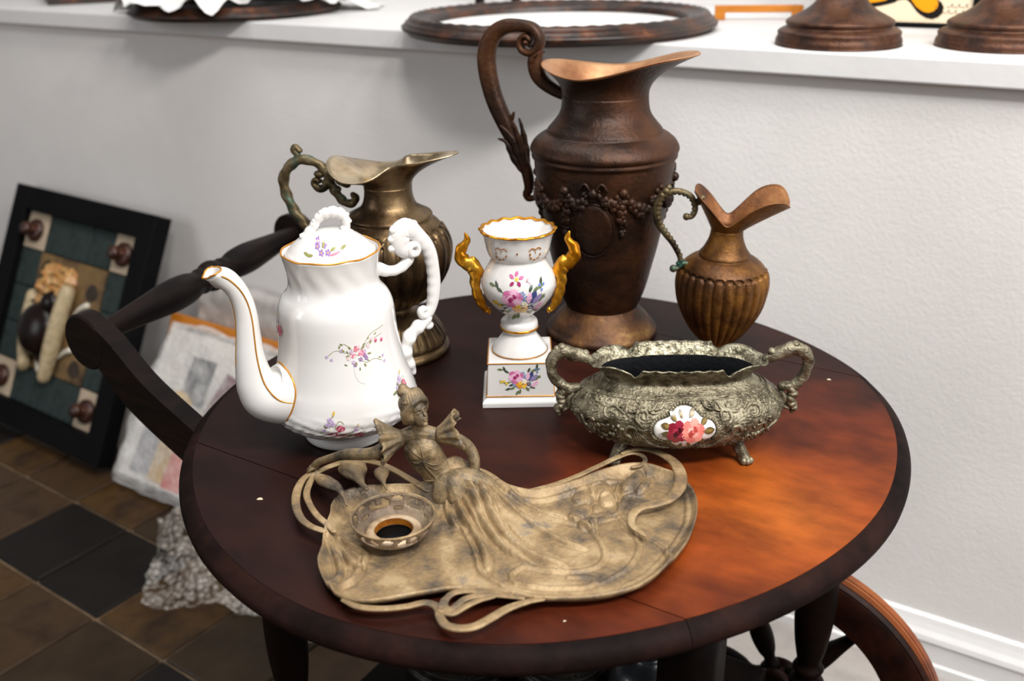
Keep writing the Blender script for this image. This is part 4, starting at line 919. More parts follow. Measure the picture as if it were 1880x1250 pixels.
# ------------------------------------------------------------------ art nouveau inkstand tray with a standing woman
T_ = {"dish":[[-0.0592,-0.0189],[-0.0692,-0.0201],[-0.0865,-0.0265],[-0.101,-0.0365],[-0.1149,-0.0472],[-0.1241,-0.0598],[-0.1254,-0.0747],[-0.1199,-0.0898],[-0.1115,-0.1004],[-0.1034,-0.1151],[-0.0956,-0.1272],[-0.0835,-0.1423],[-0.0729,-0.1594],[-0.0617,-0.1696],[-0.0458,-0.18],[-0.0301,-0.1864],[-0.0154,-0.1878],[-0.001,-0.1822],[0.0118,-0.1718],[0.0254,-0.1565],[0.0387,-0.1433],[0.0492,-0.1325],[0.0696,-0.1227],[0.091,-0.1146],[0.1131,-0.1082],[0.1373,-0.095],[0.1595,-0.0783],[0.176,-0.0581],[0.187,-0.0339],[0.19,-0.0039],[0.1897,0.0308],[0.1815,0.0695],[0.1714,0.0945],[0.1582,0.1122],[0.1455,0.1216],[0.1332,0.129],[0.1228,0.1305],[0.11,0.1316],[0.0965,0.1287],[0.0823,0.1167],[0.0683,0.0947],[0.0573,0.0684],[0.0442,0.0471],[0.031,0.0307],[0.0177,0.0233],[0.0052,0.0206],[-0.0108,0.0232],[-0.0287,0.0259],[-0.0347,0.0149],[-0.0401,-0.0005],[-0.0478,-0.0122]],"vines":{"tr1":[[[0.0273,0.0286],[0.0421,0.0507],[0.0536,0.0751],[0.0633,0.1042],[0.0712,0.1286],[0.0793,0.1431],[0.0903,0.1441],[0.0983,0.1362],[0.0979,0.1246],[0.0927,0.1184]],[0.0016,0.0018,0.0021,0.0023,0.0023,0.0023,0.0023,0.0021,0.0018,0.0014]],"tr2":[[[0.0735,0.1342],[0.0789,0.1466],[0.0906,0.154],[0.1078,0.1534],[0.1255,0.145],[0.1404,0.127],[0.1492,0.1032],[0.1486,0.081],[0.1406,0.0658],[0.1319,0.0549],[0.1309,0.0402],[0.1382,0.0253],[0.1539,0.0182]],[0.0014,0.0021,0.0028,0.0037,0.0044,0.0046,0.0048,0.0046,0.0041,0.0037,0.003,0.0023,0.0016]],"l1":[[[-0.1777,-0.051],[-0.1763,-0.0678],[-0.1654,-0.088],[-0.1492,-0.1063],[-0.1297,-0.1201],[-0.1125,-0.1253],[-0.0976,-0.1248]],[0.0021,0.0028,0.0032,0.003,0.0028,0.0025,0.0023]],"l2":[[[-0.1721,-0.0553],[-0.1613,-0.076],[-0.1514,-0.0892],[-0.1354,-0.1013],[-0.1174,-0.111],[-0.1003,-0.1167],[-0.0876,-0.1217]],[0.0021,0.0025,0.0025,0.0023,0.0023,0.0023,0.0021]],"l3":[[[-0.1708,-0.0535],[-0.1682,-0.0398],[-0.162,-0.0257],[-0.1494,-0.0131],[-0.1294,-0.0086],[-0.1039,-0.0115],[-0.0798,-0.0171],[-0.0559,-0.0231]],[0.0023,0.0028,0.003,0.003,0.003,0.0028,0.0028,0.0028]],"b1":[[[-0.0178,-0.1899],[-0.0015,-0.1898],[0.0158,-0.1824],[0.0314,-0.17],[0.041,-0.1586],[0.0495,-0.1562],[0.0571,-0.1595],[0.0635,-0.1664],[0.0734,-0.1716],[0.0846,-0.1689],[0.0933,-0.1605],[0.0984,-0.1457],[0.1031,-0.1299],[0.1124,-0.114],[0.1217,-0.1047]],[0.0014,0.0023,0.0025,0.0023,0.0023,0.0025,0.0028,0.0028,0.003,0.003,0.003,0.003,0.0028,0.0023,0.0016]],"b2":[[[0.0972,-0.114],[0.0779,-0.1215],[0.0613,-0.1301],[0.0547,-0.1385],[0.0554,-0.1482],[0.0601,-0.1547],[0.0654,-0.1549],[0.0666,-0.1466],[0.0685,-0.1366],[0.077,-0.1268],[0.09,-0.1197],[0.1076,-0.1132]],[0.0014,0.0018,0.0021,0.0023,0.0023,0.0021,0.0021,0.0023,0.0023,0.0021,0.0018,0.0014]],"b3":[[[0.0587,-0.1605],[0.0691,-0.1585],[0.0731,-0.147],[0.0779,-0.1347],[0.086,-0.1238]],[0.0023,0.0025,0.0023,0.0021,0.0016]],"cr1":[[[0.0547,-0.1385],[0.0541,-0.148],[0.0569,-0.1574]],[0.0018,0.0021,0.0021]]},"lines":[[[[-0.0056,-0.0418],[0.0219,-0.0633],[0.0402,-0.0802],[0.0521,-0.0928],[0.0721,-0.0993],[0.0962,-0.1019],[0.1187,-0.096]],0.0021,0.0035],[[[0.0103,0.0128],[0.0363,0.0098],[0.0671,0.0076],[0.0956,0.012],[0.1159,0.001],[0.1315,-0.0159],[0.1346,-0.0352],[0.1214,-0.0514],[0.1046,-0.0607],[0.0806,-0.0698],[0.0765,-0.0831],[0.0868,-0.0905],[0.1094,-0.084],[0.1382,-0.0661],[0.1435,-0.0539],[0.1348,-0.0519],[0.1205,-0.0615]],0.0021,0.003],[[[0.1137,0.0445],[0.1293,0.032],[0.1512,0.0241],[0.1716,0.018],[0.1847,0.0023],[0.1877,-0.022],[0.1782,-0.0456],[0.1596,-0.0666],[0.1375,-0.084]],0.0023,0.003],[[[0.1216,0.0382],[0.1377,0.0264],[0.1532,0.007],[0.1579,-0.0213],[0.151,-0.0458],[0.1473,-0.0552]],0.0018,0.0025],[[[0.084,0.0159],[0.0983,0.0114],[0.1088,0.0092],[0.1001,0.0211],[0.1155,0.0411]],0.0018,0.0025],[[[-0.0158,0.0068],[0.029,-0.0298],[0.0725,-0.0491],[0.111,-0.0486]],0.003,0.005],[[[-0.0112,0.0118],[0.0389,-0.0066],[0.0825,-0.0189],[0.1118,-0.0177]],0.0028,0.0045],[[[-0.026,-0.0203],[0.0097,-0.0456],[0.04,-0.0685],[0.0546,-0.0868]],0.003,0.005],[[[-0.0018,0.0174],[0.0446,0.0124],[0.0876,0.018]],0.0025,0.004],[[[-0.0175,-0.0061],[0.0222,-0.0382],[0.0588,-0.0573],[0.0913,-0.0611]],0.0025,0.0045],[[[-0.0345,-0.0231],[-0.015,-0.043],[0.0065,-0.0518]],0.0023,0.004],[[[-0.1021,-0.1164],[-0.0735,-0.1303],[-0.0529,-0.1389],[-0.0401,-0.1443],[-0.0353,-0.1593],[-0.0377,-0.1723],[-0.0358,-0.1828]],0.003,0.005],[[[-0.0872,-0.1284],[-0.0649,-0.143],[-0.05,-0.157],[-0.043,-0.1748]],0.0028,0.005],[[[-0.0952,-0.1165],[-0.0723,-0.1195],[-0.051,-0.1229],[-0.0413,-0.1404]],0.0021,0.003],[[[0.1489,0.1139],[0.1657,0.0866],[0.1756,0.0532],[0.1778,0.0138],[0.1753,-0.0221],[0.1656,-0.0496]],0.0018,0.002],[[[0.016,0.0138],[0.0361,0.0225],[0.0507,0.04],[0.0633,0.0622],[0.0768,0.0882],[0.0901,0.1011]],0.0018,0.0028],[[[0.0983,0.0244],[0.1111,0.0452],[0.1094,0.0577],[0.0967,0.0734],[0.0892,0.098]],0.0018,0.003],[[[0.1113,0.0588],[0.106,0.0789],[0.1191,0.0867],[0.1158,0.1088]],0.0016,0.0025]],"blobs":[[[0.0804,0.0742],0.0111,0.0143,0.004],[[0.0715,0.0561],0.0097,0.0159,0.0038],[[0.0815,0.0299],0.0083,0.0168,0.0035],[[0.0974,0.0173],0.0088,0.0126,0.0035],[[0.0939,0.0647],0.0092,0.0126,0.0035],[[0.1006,0.1023],0.0078,0.021,0.0065],[[0.1134,0.1026],0.0051,0.0168,0.005],[[0.0921,0.0451],0.0051,0.0075,0.002]],"mound":[[-0.0451,-0.001],[-0.0233,0.0023],[0.0011,-0.0066],[0.0303,-0.0204],[0.0633,-0.0304]],"buds":[[[[-0.1571,-0.0234],[-0.1357,-0.0388],[-0.1128,-0.0545],[-0.0998,-0.0609]],0.0143],[[[-0.1667,-0.0596],[-0.1426,-0.0698],[-0.1185,-0.0775],[-0.0984,-0.0918]],0.0076],[[[-0.1184,-0.016],[-0.1061,-0.0311],[-0.0939,-0.0433],[-0.0842,-0.0507]],0.0078]],"well":[-0.043,-0.0917,0.028]}
gT = Vector((.06, -.2, TZ))
tray = thing('figural_tray', 'weathered metal art nouveau tray with a woman whose gown flows across it', 'tray', gT)
D_ = np.array(T_['dish']); out = spline(D_, 260, True)
def inside(P, poly):
    x, y = P[:, 0], P[:, 1]; r = np.zeros(len(P), bool); n = len(poly)
    for i in range(n):
        x0, y0 = poly[i]; x1, y1 = poly[(i + 1) % n]
        if y0 == y1: continue
        c = (y0 > y) != (y1 > y); r ^= c & (x < (x1 - x0) * (y - y0) / (y1 - y0) + x0)
    return r
def seg_d(P, L):
    d = np.full(len(P), 9.); t_at = np.zeros(len(P)); L = np.array(L); n = len(L) - 1
    for i in range(n):
        a, b = L[i], L[i + 1]; ab = b - a; t = np.clip(((P - a) @ ab) / (ab @ ab + 1e-12), 0, 1)
        e = np.linalg.norm(P - a - t[:, None] * ab, axis=1); m_ = e < d; d = np.where(m_, e, d); t_at = np.where(m_, (i + t) / n, t_at)
    return d, t_at
mn, mx_ = out.min(0), out.max(0); st = .0013
gx, gy = np.meshgrid(np.arange(mn[0], mx_[0], st), np.arange(mn[1], mx_[1], st)); Pg = np.c_[gx.ravel(), gy.ravel()]
Pg = Pg[inside(Pg, out)]; dg, _ = seg_d(Pg, np.vstack([out, out[:1]])); Pg = Pg[dg > st * .6]
n0 = len(out)
vs_, es_, fs_ = delaunay_2d_cdt([Vector(p) for p in np.vstack([out, Pg])], [(i, (i + 1) % n0) for i in range(n0)], [], 1, 1e-7)[:3]
Pv = np.array([(v.x, v.y) for v in vs_]); de, _ = seg_d(Pv, np.vstack([out, out[:1]]))
H = .0050 + .0085 * np.clip(1 - de / .016, 0, 1) ** 1.8                    # shallow dish, raised towards its edge
H += .0010 * np.exp(-(de / .0035) ** 2)
for L, w, h in T_['lines']:
    d, t = seg_d(Pv, spline(L, 50)); pk_ = .35 + .65 * np.sin(PI * np.clip(t, .02, .98)) ** .5; H += h * .75 * np.clip(1 - (d / (w * 1.35)) ** 2, 0, 1) ** .8 * pk_ - h * .30 * np.exp(-((d - w * 1.75) / (w * .45)) ** 2) * pk_
for (bx, by), ra_, rb_, h in T_['blobs']:
    q = np.hypot((Pv[:, 0] - bx) / ra_, (Pv[:, 1] - by) / rb_); H = np.maximum(H, np.where(q < 1, H + h * (.45 + .55 * (1 - q ** 2)) * np.clip((1 - q) * 7, 0, 1), 0)) - h * .3 * np.exp(-((q - 1.08) / .07) ** 2)
d, t = seg_d(Pv, spline(T_['mound'], 40)); w = .020 + .012 * t; H += (.030 * (1 - t) ** 1.6 + .0035) * np.exp(-(d / w) ** 2)
ang_ = np.arctan2(Pv[:, 1] - T_['mound'][0][1], Pv[:, 0] - T_['mound'][0][0]); rr_ = np.hypot(Pv[:, 0] - T_['mound'][0][0], Pv[:, 1] - T_['mound'][0][1])
fw = np.clip(1 - np.abs(ang_ + .55) / .75, 0, 1) * np.clip(rr_ / .03, 0, 1) * np.clip(1 - rr_ / .20, 0, 1)
H += .0026 * fw * np.sin(ang_ * 34 + 1.5 * np.sin(rr_ * 40))                      # pleats of the gown
H = np.minimum(H, .052)
V = [(p[0], p[1], h) for p, h in zip(Pv, H)]; N_ = len(V)
F = [tuple(f) for f in fs_]
low = [(p[0] * .0 + p[0], p[1], max(.0015, h - .0045)) for p, h in zip(Pv, H)]
F2 = [tuple(i + N_ for i in reversed(f)) for f in F]; Es = [(i, (i + 1) % n0, N_ + (i + 1) % n0, N_ + i) for i in range(n0)]
mk('dish', V + low, F + F2 + Es, M['spelter'], tray)
def hz(p): return float(H[np.argmin((Pv[:, 0] - p[0]) ** 2 + (Pv[:, 1] - p[1]) ** 2)])
vlift = {'tr1': .013, 'tr2': .0150, 'l1': .013, 'l2': .0145, 'l3': .0150, 'b1': .0115, 'b2': .0125, 'b3': .0125, 'cr1': .0125}
for k, (L, ws) in T_['vines'].items():
    n = 60; Q = spline(L, n); z = np.full(n, vlift[k])
    W = np.interp(np.linspace(0, 1, n), np.linspace(0, 1, len(ws)), ws)
    if k == 'tr2': z = z - .003 * np.linspace(0, 1, n) ** 3
    V, F = sweep_geo(np.c_[Q, z], W * 1.38, W * .48 + .0006, (0, 0, 1), 16, False, lambda kk, q: 1 - .30 * (abs(math.cos(q)) < .45) * (math.sin(q) > 0))
    mk('openwork_vine', V, F, M['spelter'], tray)
for (L, w) in T_['buds']:
    Q = spline(L, 30); t = np.linspace(0, 1, 30)
    W = w * np.interp(t, [0, .08, .3, .5, .68, .85, 1], [.15, .62, 1.0, .88, .45, .2, .16])
    z = .016 + .004 * np.sin(PI * t) + .006 * t
    V, F = sweep_geo(np.c_[Q, z], W, W * .5 + .001, (0, 0, 1), 18, False, lambda kk, q: 1 - .16 * (abs(math.cos(q) - .25) < .12) * (math.sin(q) > 0))
    mk('flower_bud', V, F, M['spelter'], tray)
# pierced ink cup
cx_, cy_, cz_ = T_['well']; cup = Vector((cx_, cy_, 0))
Rb, zb_, zt_ = .0375, .0085, .0290
prof = [(.0170, .0105)] + [(.0170 + (Rb - .0170) * math.sin(a) ** .9, zb_ + (zt_ - zb_) * (1 - math.cos(a)) ** .95) for a in np.linspace(.05, PI / 2, 22)]
S_ = 120; V = []; F = []
for r, z in prof: V += [(r * math.cos(2 * PI * j / S_), r * math.sin(2 * PI * j / S_), z) for j in range(S_)]
def pierced(i, j):
    v = i / 22; a = (j / S_) % 1 * 6; f = a % 1 - .5
    big = ((f / .30) ** 2 + ((v - .72) / .17) ** 2 < 1) and not (abs(f) < .05 and v > .72)
    sm = (((abs(f) - .46) / .075) ** 2 + ((v - .86) / .07) ** 2 < 1) or ((abs(f) - .5) / .13) ** 2 + ((v - .52) / .06) ** 2 < 1
    return big or sm
for i in range(len(prof) - 1):
    for j in range(S_):
        if not pierced(i, j): F.append((i * S_ + j, i * S_ + (j + 1) % S_, (i + 1) * S_ + (j + 1) % S_, (i + 1) * S_ + j))
co_ = mk('ink_cup', V, F, M['ink'], tray, True, cup)
bm = bmesh.new(); bm.from_mesh(co_.data); bmesh.ops.solidify(bm, geom=list(bm.faces), thickness=.0013); bm.to_mesh(co_.data); bm.free()
t = np.linspace(0, 2 * PI, 80, endpoint=False); g = Geo()
g.add(*sweep_geo(np.c_[Rb * np.cos(t), Rb * np.sin(t), np.full_like(t, zt_)], .0011, .0013, (0, 0, 1), 8, True))
g.put('cup_rim', M['spelter'], co_)
lathe('cup_neck', [(.0148, .0060), (.0200, .0062), (.0255, .0115), (.0250, .0140), (.0225, .0155), (.0190, .0158), (.0175, .0150), (.0172, .0080)], M['inkneck'], co_, 60, cap=False)
lathe('cup_lining', [(.0171, .0148), (.0170, .0085)], M['rust'], co_, 40, cap=False)
lathe('cup_floor', [(.0172, .0066), (.0172, .0074), (.001, .0076)], M['cavity'], co_, 40)

# the woman: one continuous body grown from overlapping masses and remeshed, ten times life size of the casting while building
eF = A(38.14); RX = Vector((math.cos(eF), math.sin(eF), 0)); RYt = Vector((math.sin(eF), -math.cos(eF), 0))   # right, towards the room
base = Vector((-.0548, -.0118, 0))
hand_w = Vector((*T_['vines']['l1'][0][0], .0165))
def W(u, z, d=0.): return base + RX * u + RYt * d + Vector((0, 0, z))
K10 = 10.0
def union(name, pieces, m, parent, vox=.0085, sm=4):
    V = []; F = []
    for v, f in pieces:
        k = len(V); V += [tuple(np.array(p) * K10) for p in v]; F += [tuple(i + k for i in q) for q in f]
    me = bpy.data.meshes.new(name); me.from_pydata(V, [], F)
    bm = bmesh.new(); bm.from_mesh(me); bmesh.ops.recalc_face_normals(bm, faces=bm.faces); bm.to_mesh(me); bm.free()
    o = bpy.data.objects.new(name, me); COL.objects.link(o)
    r = o.modifiers.new('r', 'REMESH'); r.mode = 'VOXEL'; r.voxel_size = vox; r.use_smooth_shade = True
    s = o.modifiers.new('s', 'SMOOTH'); s.iterations = sm; s.factor = .5
    dg = bpy.context.evaluated_depsgraph_get(); me2 = bpy.data.meshes.new_from_object(o.evaluated_get(dg))
    bpy.data.objects.remove(o); me2.transform(Matrix.Scale(1 / K10, 4)); me2.name = name
    me2.polygons.foreach_set('use_smooth', [True] * len(me2.polygons)); me2.materials.clear()
    return link_mesh(name, me2, m, parent)
def limb(pts, rad, n=24, flat=1.0, N=None, seg=14):
    Q = spline([tuple(p) for p in pts], n)
    if N is None:                                    # the axis the limb turns towards least
        T = np.gradient(Q, axis=0); T /= np.linalg.norm(T, axis=1)[:, None] + 1e-12; N = np.eye(3)[int(np.argmin(np.abs(T).max(0)))]
    r = np.interp(np.linspace(0, 1, n), np.linspace(0, 1, len(rad)), rad)
    return sweep_geo(Q, r, r * flat, N, seg)
def blob(c, r, s=(1, 1, 1), R=None): return ball_geo(tuple(c), r, s, 20, 14, R)
Rf = Matrix((RX, -RYt, Vector((0, 0, 1)))).transposed()                          # x right, y away, z up
yaw = Matrix.Rotation(A(40), 3, 'Z')                                              # head turned to her left
HR = Rf @ yaw @ Matrix.Rotation(A(-18), 3, 'X')
HS = 1.10; hc = W(-.0140, .0970, .002)
def hd(x, y, z): return hc + HR @ Vector((x, y, z)) * HS                               # face looks along -y
pc = []
# torso: hips, waist, ribs, chest, shoulders, neck
tN = tuple(RYt)
pc.append(limb([W(.016, .006, .004), W(.012, .018, .003), W(.0045, .0290, .001), W(-.0030, .0400, .001), W(-.0095, .0530, .002), W(-.0120, .0640, .001), W(-.0130, .0720, 0)], [.021, .0195, .0150, .0155, .0172, .0175, .0090], 34, .72, tN, 18))
pc.append(limb([W(-.0300, .0700, 0), W(-.0130, .0735, 0), W(.0060, .0690, 0)], [.0068, .0088, .0068], 16, .9, tN))
pc.append(limb([W(-.0135, .0700, .001), W(-.0145, .0790, .002), hd(0, .002, -.006)], [.0075, .0055, .0056], 14))
pc.append(blob(W(-.0180, .0560, .0078), .0070, (1, 1, 1.1))); pc.append(blob(W(-.0030, .0545, .0078), .0070, (1, 1, 1.1)))
# head and face
pc.append(ball_geo(tuple(hd(0, .001, .0015)), .0100 * HS, (.86, 1, 1.12), 24, 18, HR)); pc.append(ball_geo(tuple(hd(0, -.0028, -.0048)), .0078 * HS, (.86, .86, 1.12), 22, 16, HR))
pc.append(limb([hd(0, -.0086, .0018), hd(0, -.0102, -.0012), hd(0, -.0108, -.0028)], [.0007, .0011, .0015], 10))
pc.append(ball_geo(tuple(hd(0, -.0078, -.0112)), .0026, (1.1, .8, .8), 12, 9, HR))
pc.append(limb([hd(-.0026, -.0080, -.0060), hd(0, -.0097, -.0056), hd(.0026, -.0080, -.0060)], [.0005, .0010, .0005], 10)); pc.append(limb([hd(-.0020, -.0080, -.0075), hd(0, -.0095, -.0077), hd(.0020, -.0080, -.0075)], [.0005, .0011, .0005], 10))
for s in (-1, 1):
    pc.append(limb([hd(s * .0014, -.0088, .0022), hd(s * .0040, -.0084, .0032), hd(s * .0066, -.0066, .0022)], [.0008, .0011, .0008], 10))
    pc.append(ball_geo(tuple(hd(s * .0038, -.0074, -.0004)), .0012, (1.5, .8, .7), 12, 8, HR)); pc.append(ball_geo(tuple(hd(s * .0084, .0010, -.0020)), .0022, (.6, .9, 1.3), 12, 8, HR))
# her right arm stretched to the vine, fingers closed round it
sh_ = W(-.0330, .0690, .001); el_ = W(-.0560, .0605, .010); d_h = hand_w - el_
wr_ = el_ + d_h * .86 + Vector((0, 0, .006))
pc.append(limb([sh_, el_, el_ + d_h * .45 + Vector((0, 0, .006)), wr_, hand_w + Vector((0, 0, .002))], [.0068, .0060, .0058, .0038, .0036], 40))
dirh = d_h.normalized(); sidev = dirh.cross(Vector((0, 0, 1))).normalized()
pc.append(ball_geo(tuple(hand_w + Vector((0, 0, .0015)) - dirh * .001), .0048, (1.1, 1.1, .6), 14, 10))
for q in range(4):
    b0 = hand_w + sidev * (.0036 - .0024 * q) + dirh * .002 + Vector((0, 0, .002)); ln = (.0058, .0068, .0064, .0050)[q]
    pc.append(limb([b0, b0 + dirh * ln * .6 + Vector((0, 0, -.0006)), b0 + dirh * ln * .95 + Vector((0, 0, -.0034)), b0 + dirh * ln * .75 + Vector((0, 0, -.0062))], [.0013, .0013, .0012, .0010], 14, seg=8))
pc.append(limb([hand_w - dirh * .004 - sidev * .003 + Vector((0, 0, .001)), hand_w - sidev * .0068 - dirh * .0005, hand_w - sidev * .0066 + dirh * .003 + Vector((0, 0, -.003))], [.0016, .0015, .0011], 12, seg=8))
# her left arm bent, hand resting on the gown
sl = W(.0100, .0685, 0); el2 = W(.0345, .0500, -.004); wr2 = W(.0370, .0245, .008); hn2 = W(.0345, .0150, .013)
pc.append(limb([sl, W(.023, .0620, -.003), el2, W(.0385, .0370, .002), wr2, hn2], [.0066, .0062, .0060, .0058, .0040, .0036], 40))
pc.append(ball_geo(tuple(hn2), .0044, (1, .8, 1.1), 14, 10)); fd = (hn2 - wr2).normalized(); sd2 = fd.cross(RYt).normalized()
for q in range(4):
    b0 = hn2 + sd2 * (.0036 - .0024 * q) + fd * .002; ln = (.006, .007, .0066, .0052)[q]
    pc.append(limb([b0, b0 + fd * ln * .6 + RYt * .001, b0 + fd * ln * .95 - RYt * .0008, b0 + fd * ln * 1.05 - RYt * .003], [.0013, .0013, .0012, .0010], 14, seg=8))
pc.append(limb([hn2 - fd * .003 + sd2 * .003, hn2 + sd2 * .0066 + fd * .0005, hn2 + sd2 * .0068 + fd * .004], [.0015, .0014, .0011], 12, seg=8))
# gown from the hips down into the dish
hip = W(.014, .012, .004)
for k, (u, d, z, r) in enumerate(((.030, .010, .010, .015), (.020, .020, .009, .014), (.005, .016, .008, .013), (.044, .004, .008, .013), (.012, -.006, .010, .016), (.060, .012, .007, .011))):
    pc.append(limb([hip + Vector((0, 0, .010)), (hip + W(u, z + .012, d)) / 2 + Vector((0, 0, .005)), W(u, z, d)], [.0145, .0125, r * .8], 16))
fig = union('figure', pc, M['spelterdark'], tray, .0052, 3); fig['label'] = 'cast woman in a low-necked gown leaning back with one arm stretched out'
# hair piled up with a bun
hp = [ball_geo(tuple(hd(0, .0038, .0075)), .0128, (1.0, 1.0, .95), 26, 18, HR), ball_geo(tuple(hd(-.0015, .0045, -.001)), .0122, (1, .85, .95), 22, 14, HR), ball_geo(tuple(hd(-.0045, .0040, .0195)), .0062, (1.1, 1.1, .85), 18, 12, HR), ball_geo(tuple(hd(-.0040, .0045, .0235)), .0040, (1.1, 1.1, .8), 14, 10, HR)]
for s in (-1, 1): hp.append(limb([hd(s * .0010, -.0080, .0108), hd(s * .0070, -.0058, .0085), hd(s * .0100, .0012, .0010), hd(s * .0085, .0065, -.0060)], [.0026, .0034, .0042, .0040], 18))
for k in range(15):
    a = k * .25 - 1.75; hp.append(limb([hd(.0106 * math.sin(a), .001 - .0098 * math.cos(a), .0108), hd(.0074 * math.sin(a), .002 - .0062 * math.cos(a), .0185), hd(-.003, .003, .0195)], [.0013, .0012, .0010], 12, seg=8))
union('hair', hp, M['spelterdark'], fig, .0055, 2)
# pleated cap sleeves
def sleeve(c, dr, up, r0, r1, ln, sweep_a, n=80):
    """half-open pleated fan round the shoulder"""
    dr = dr.normalized(); up = (up - dr * up.dot(dr)).normalized(); sd = dr.cross(up); V = []; F = []
    for i in range(9):
        t = i / 8
        for j in range(n):
            a = -sweep_a + 2 * sweep_a * j / (n - 1); pl_ = .13 * math.sin(a * 11) * t
            r = (r0 + (r1 - r0) * t ** 1.15) * (1 + pl_)
            p = c + dr * (ln * t * (1 + .07 * math.sin(a * 11 + 1.5))) + (up * math.cos(a) + sd * math.sin(a)) * r; V.append(p)
    for i in range(8):
        for j in range(n - 1): F.append((i * n + j, i * n + j + 1, (i + 1) * n + j + 1, (i + 1) * n + j))
    o = mk('ruffled_sleeve', V, F, M['spelterdark'], fig)
    bm = bmesh.new(); bm.from_mesh(o.data); bmesh.ops.solidify(bm, geom=list(bm.faces), thickness=.0011); bm.to_mesh(o.data); bm.free()
sleeve(W(-.0285, .0700, .001), -RX + Vector((0, 0, -.05)) + RYt * .15, RYt * .55 + Vector((0, 0, .3)), .0072, .0205, .0225, 2.4)
sleeve(W(.0040, .0695, .001), RX * 1.0 + Vector((0, 0, .28)) + RYt * .1, RYt * .45 + Vector((0, 0, .6)), .0072, .0185, .0225, 2.2)
from mathutils.bvhtree import BVHTree
_bv = BVHTree.FromPolygons([v.co for v in fig.data.vertices], [p.vertices for p in fig.data.polygons])
def on_fig(u, z):
    h = _bv.ray_cast(W(u, z, .06), -RYt); return tuple(h[0] + RYt * .0003) if h[0] else None
g = Geo()                                            # leaf veins and seams on the bodice
for L, w in (([(-.0105, .0505), (-.0085, .0440), (-.0030, .0350), (.0020, .0285)], .0009), ([(-.0105, .0505), (-.0020, .0455), (.0060, .0440)], .0008), ([(-.0105, .0505), (-.0180, .0480), (-.0250, .0530)], .0008), ([(-.0105, .0505), (-.0110, .0600), (-.0125, .0665)], .0009), ([(-.0095, .0480), (-.0010, .0400), (.0070, .0390)], .0006), ([(-.0100, .0490), (-.0160, .0420), (-.0190, .0440)], .0006), ([(-.0108, .0530), (-.0190, .0600), (-.0240, .0640)], .0007), ([(-.0108, .0530), (-.0030, .0590), (.0030, .0630)], .0007)):
    Q = [on_fig(u, z) for u, z in spline(L, 16)]; Q = [q for q in Q if q]
    if len(Q) > 5: g.add(*sweep_geo(Q, [w * .5, w, w, w * .4], None, tuple(RYt), 6))
sm_ = g.put('bodice_seams', M['spelterdark'], fig); sm_['kind'] = 'stuff'; g = Geo()
waist = [W(.0045 + .0150 * math.cos(a) * 1.02, .0290 + .0052 * math.cos(a), .001 + .0150 * .76 * math.sin(a)) for a in np.linspace(0, 2 * PI, 40, endpoint=False)]
g.add(*sweep_geo([tuple(p) for p in waist], .0010, .0010, (0, 0, 1), 6, True)); g.put('waistband', M['spelterdark'], fig)

# ------------------------------------------------------------------ framed assemblage leaning at the left
M['frameblack'] = mat('black_frame_paint', ['#060607', '#0b0b0d'], 8, .6, spec=.1)
M['teal'] = mat('dull_teal_tile', ['#1f2725', '#303a38', '#262f2d'], 20, .6, bump=.2, spec=.15)
M['cream'] = mat('cream_tile', ['#a8957f', '#bca890'], 20, .6, bump=.2)
M['mustard'] = mat('mottled_brown_panel', ['#3a2a18', '#6b5230', '#7d6238'], 9, .6, bump=.2)
M['knobwood'] = mat('knob_wood', ['#160c08', '#3a1c10', '#6a3518'], 30, .35, lo=.3, hi=.8)
M['tusk'] = mat('horn', ['#8d7a5c', '#b9a683', '#a08b69'], 30, .5, bump=.2)
M['amber'] = mat('mottled_resin', ['#5a2408', '#c9a468', '#a35e1c', '#e2cfa4'], 75, .4, lo=.32, hi=.68, detail=3)
M['darkball'] = mat('dark_brown_seed', ['#0d0705', '#1d0e0a'], 20, .3, spec=.3)
M['shell'] = mat('white_shell', ['#cfc5b4', '#e4dccd'], 20, .4)
FW, FH, FD = .60, .615, .045
fa = thing('framed_assemblage', 'black framed assemblage of teal and cream squares with wooden knobs leaning on the wall', 'artwork', (-1.720, .372, .013), A(-3.0), None, A(-26.5))
bdr = .062
g = Geo()
for x, z, sx, sz in ((-FW / 2 + bdr / 2, FH / 2, bdr, FH), (FW / 2 - bdr / 2, FH / 2, bdr, FH), (0, bdr / 2, FW - 2 * bdr, bdr), (0, FH - bdr / 2, FW - 2 * bdr, bdr)): g.add(*box_geo(x, -FD / 2, z, sx, FD, sz))
fo = g.put('frame', M['frameblack'], fa, False); do_bevel(fo, .002, 1)
box('backing', (0, -.012, FH / 2), (FW - 2 * bdr + .004, .012, FH - 2 * bdr + .004), M['frameblack'], fa)
cw, chh = (FW - 2 * bdr) / 5, (FH - 2 * bdr) / 5
def cell(i, j): return -FW / 2 + bdr + cw * (i + .5), FH - bdr - chh * (j + .5)
def sqm(m):
    V, F = box_geo(0, 0, 0, cw - .003, .008, chh - .003); me = bpy.data.meshes.new('square'); me.from_pydata(V, [], F)
    bm = bmesh.new(); bm.from_mesh(me); bmesh.ops.bevel(bm, geom=list(bm.edges), offset=.0012, segments=1, affect='EDGES'); bm.to_mesh(me); bm.free(); me.materials.append(m); return me
sq = {True: sqm(M['cream']), False: sqm(M['teal'])}
for i in range(5):
    for j in range(5):
        if 0 < i < 4 and 0 < j < 4: continue
        cr_ = i in (0, 4) and j in (0, 4); x, z = cell(i, j)
        o = bpy.data.objects.new('square', sq[cr_]); COL.objects.link(o); o.parent = fa; o.location = (x, -.0215 + rnd.uniform(-.001, .001), z)
box('centre_panel', (0, -.023, FH / 2), (3 * cw - .002, .011, 3 * chh - .002), M['mustard'], fa, .001)
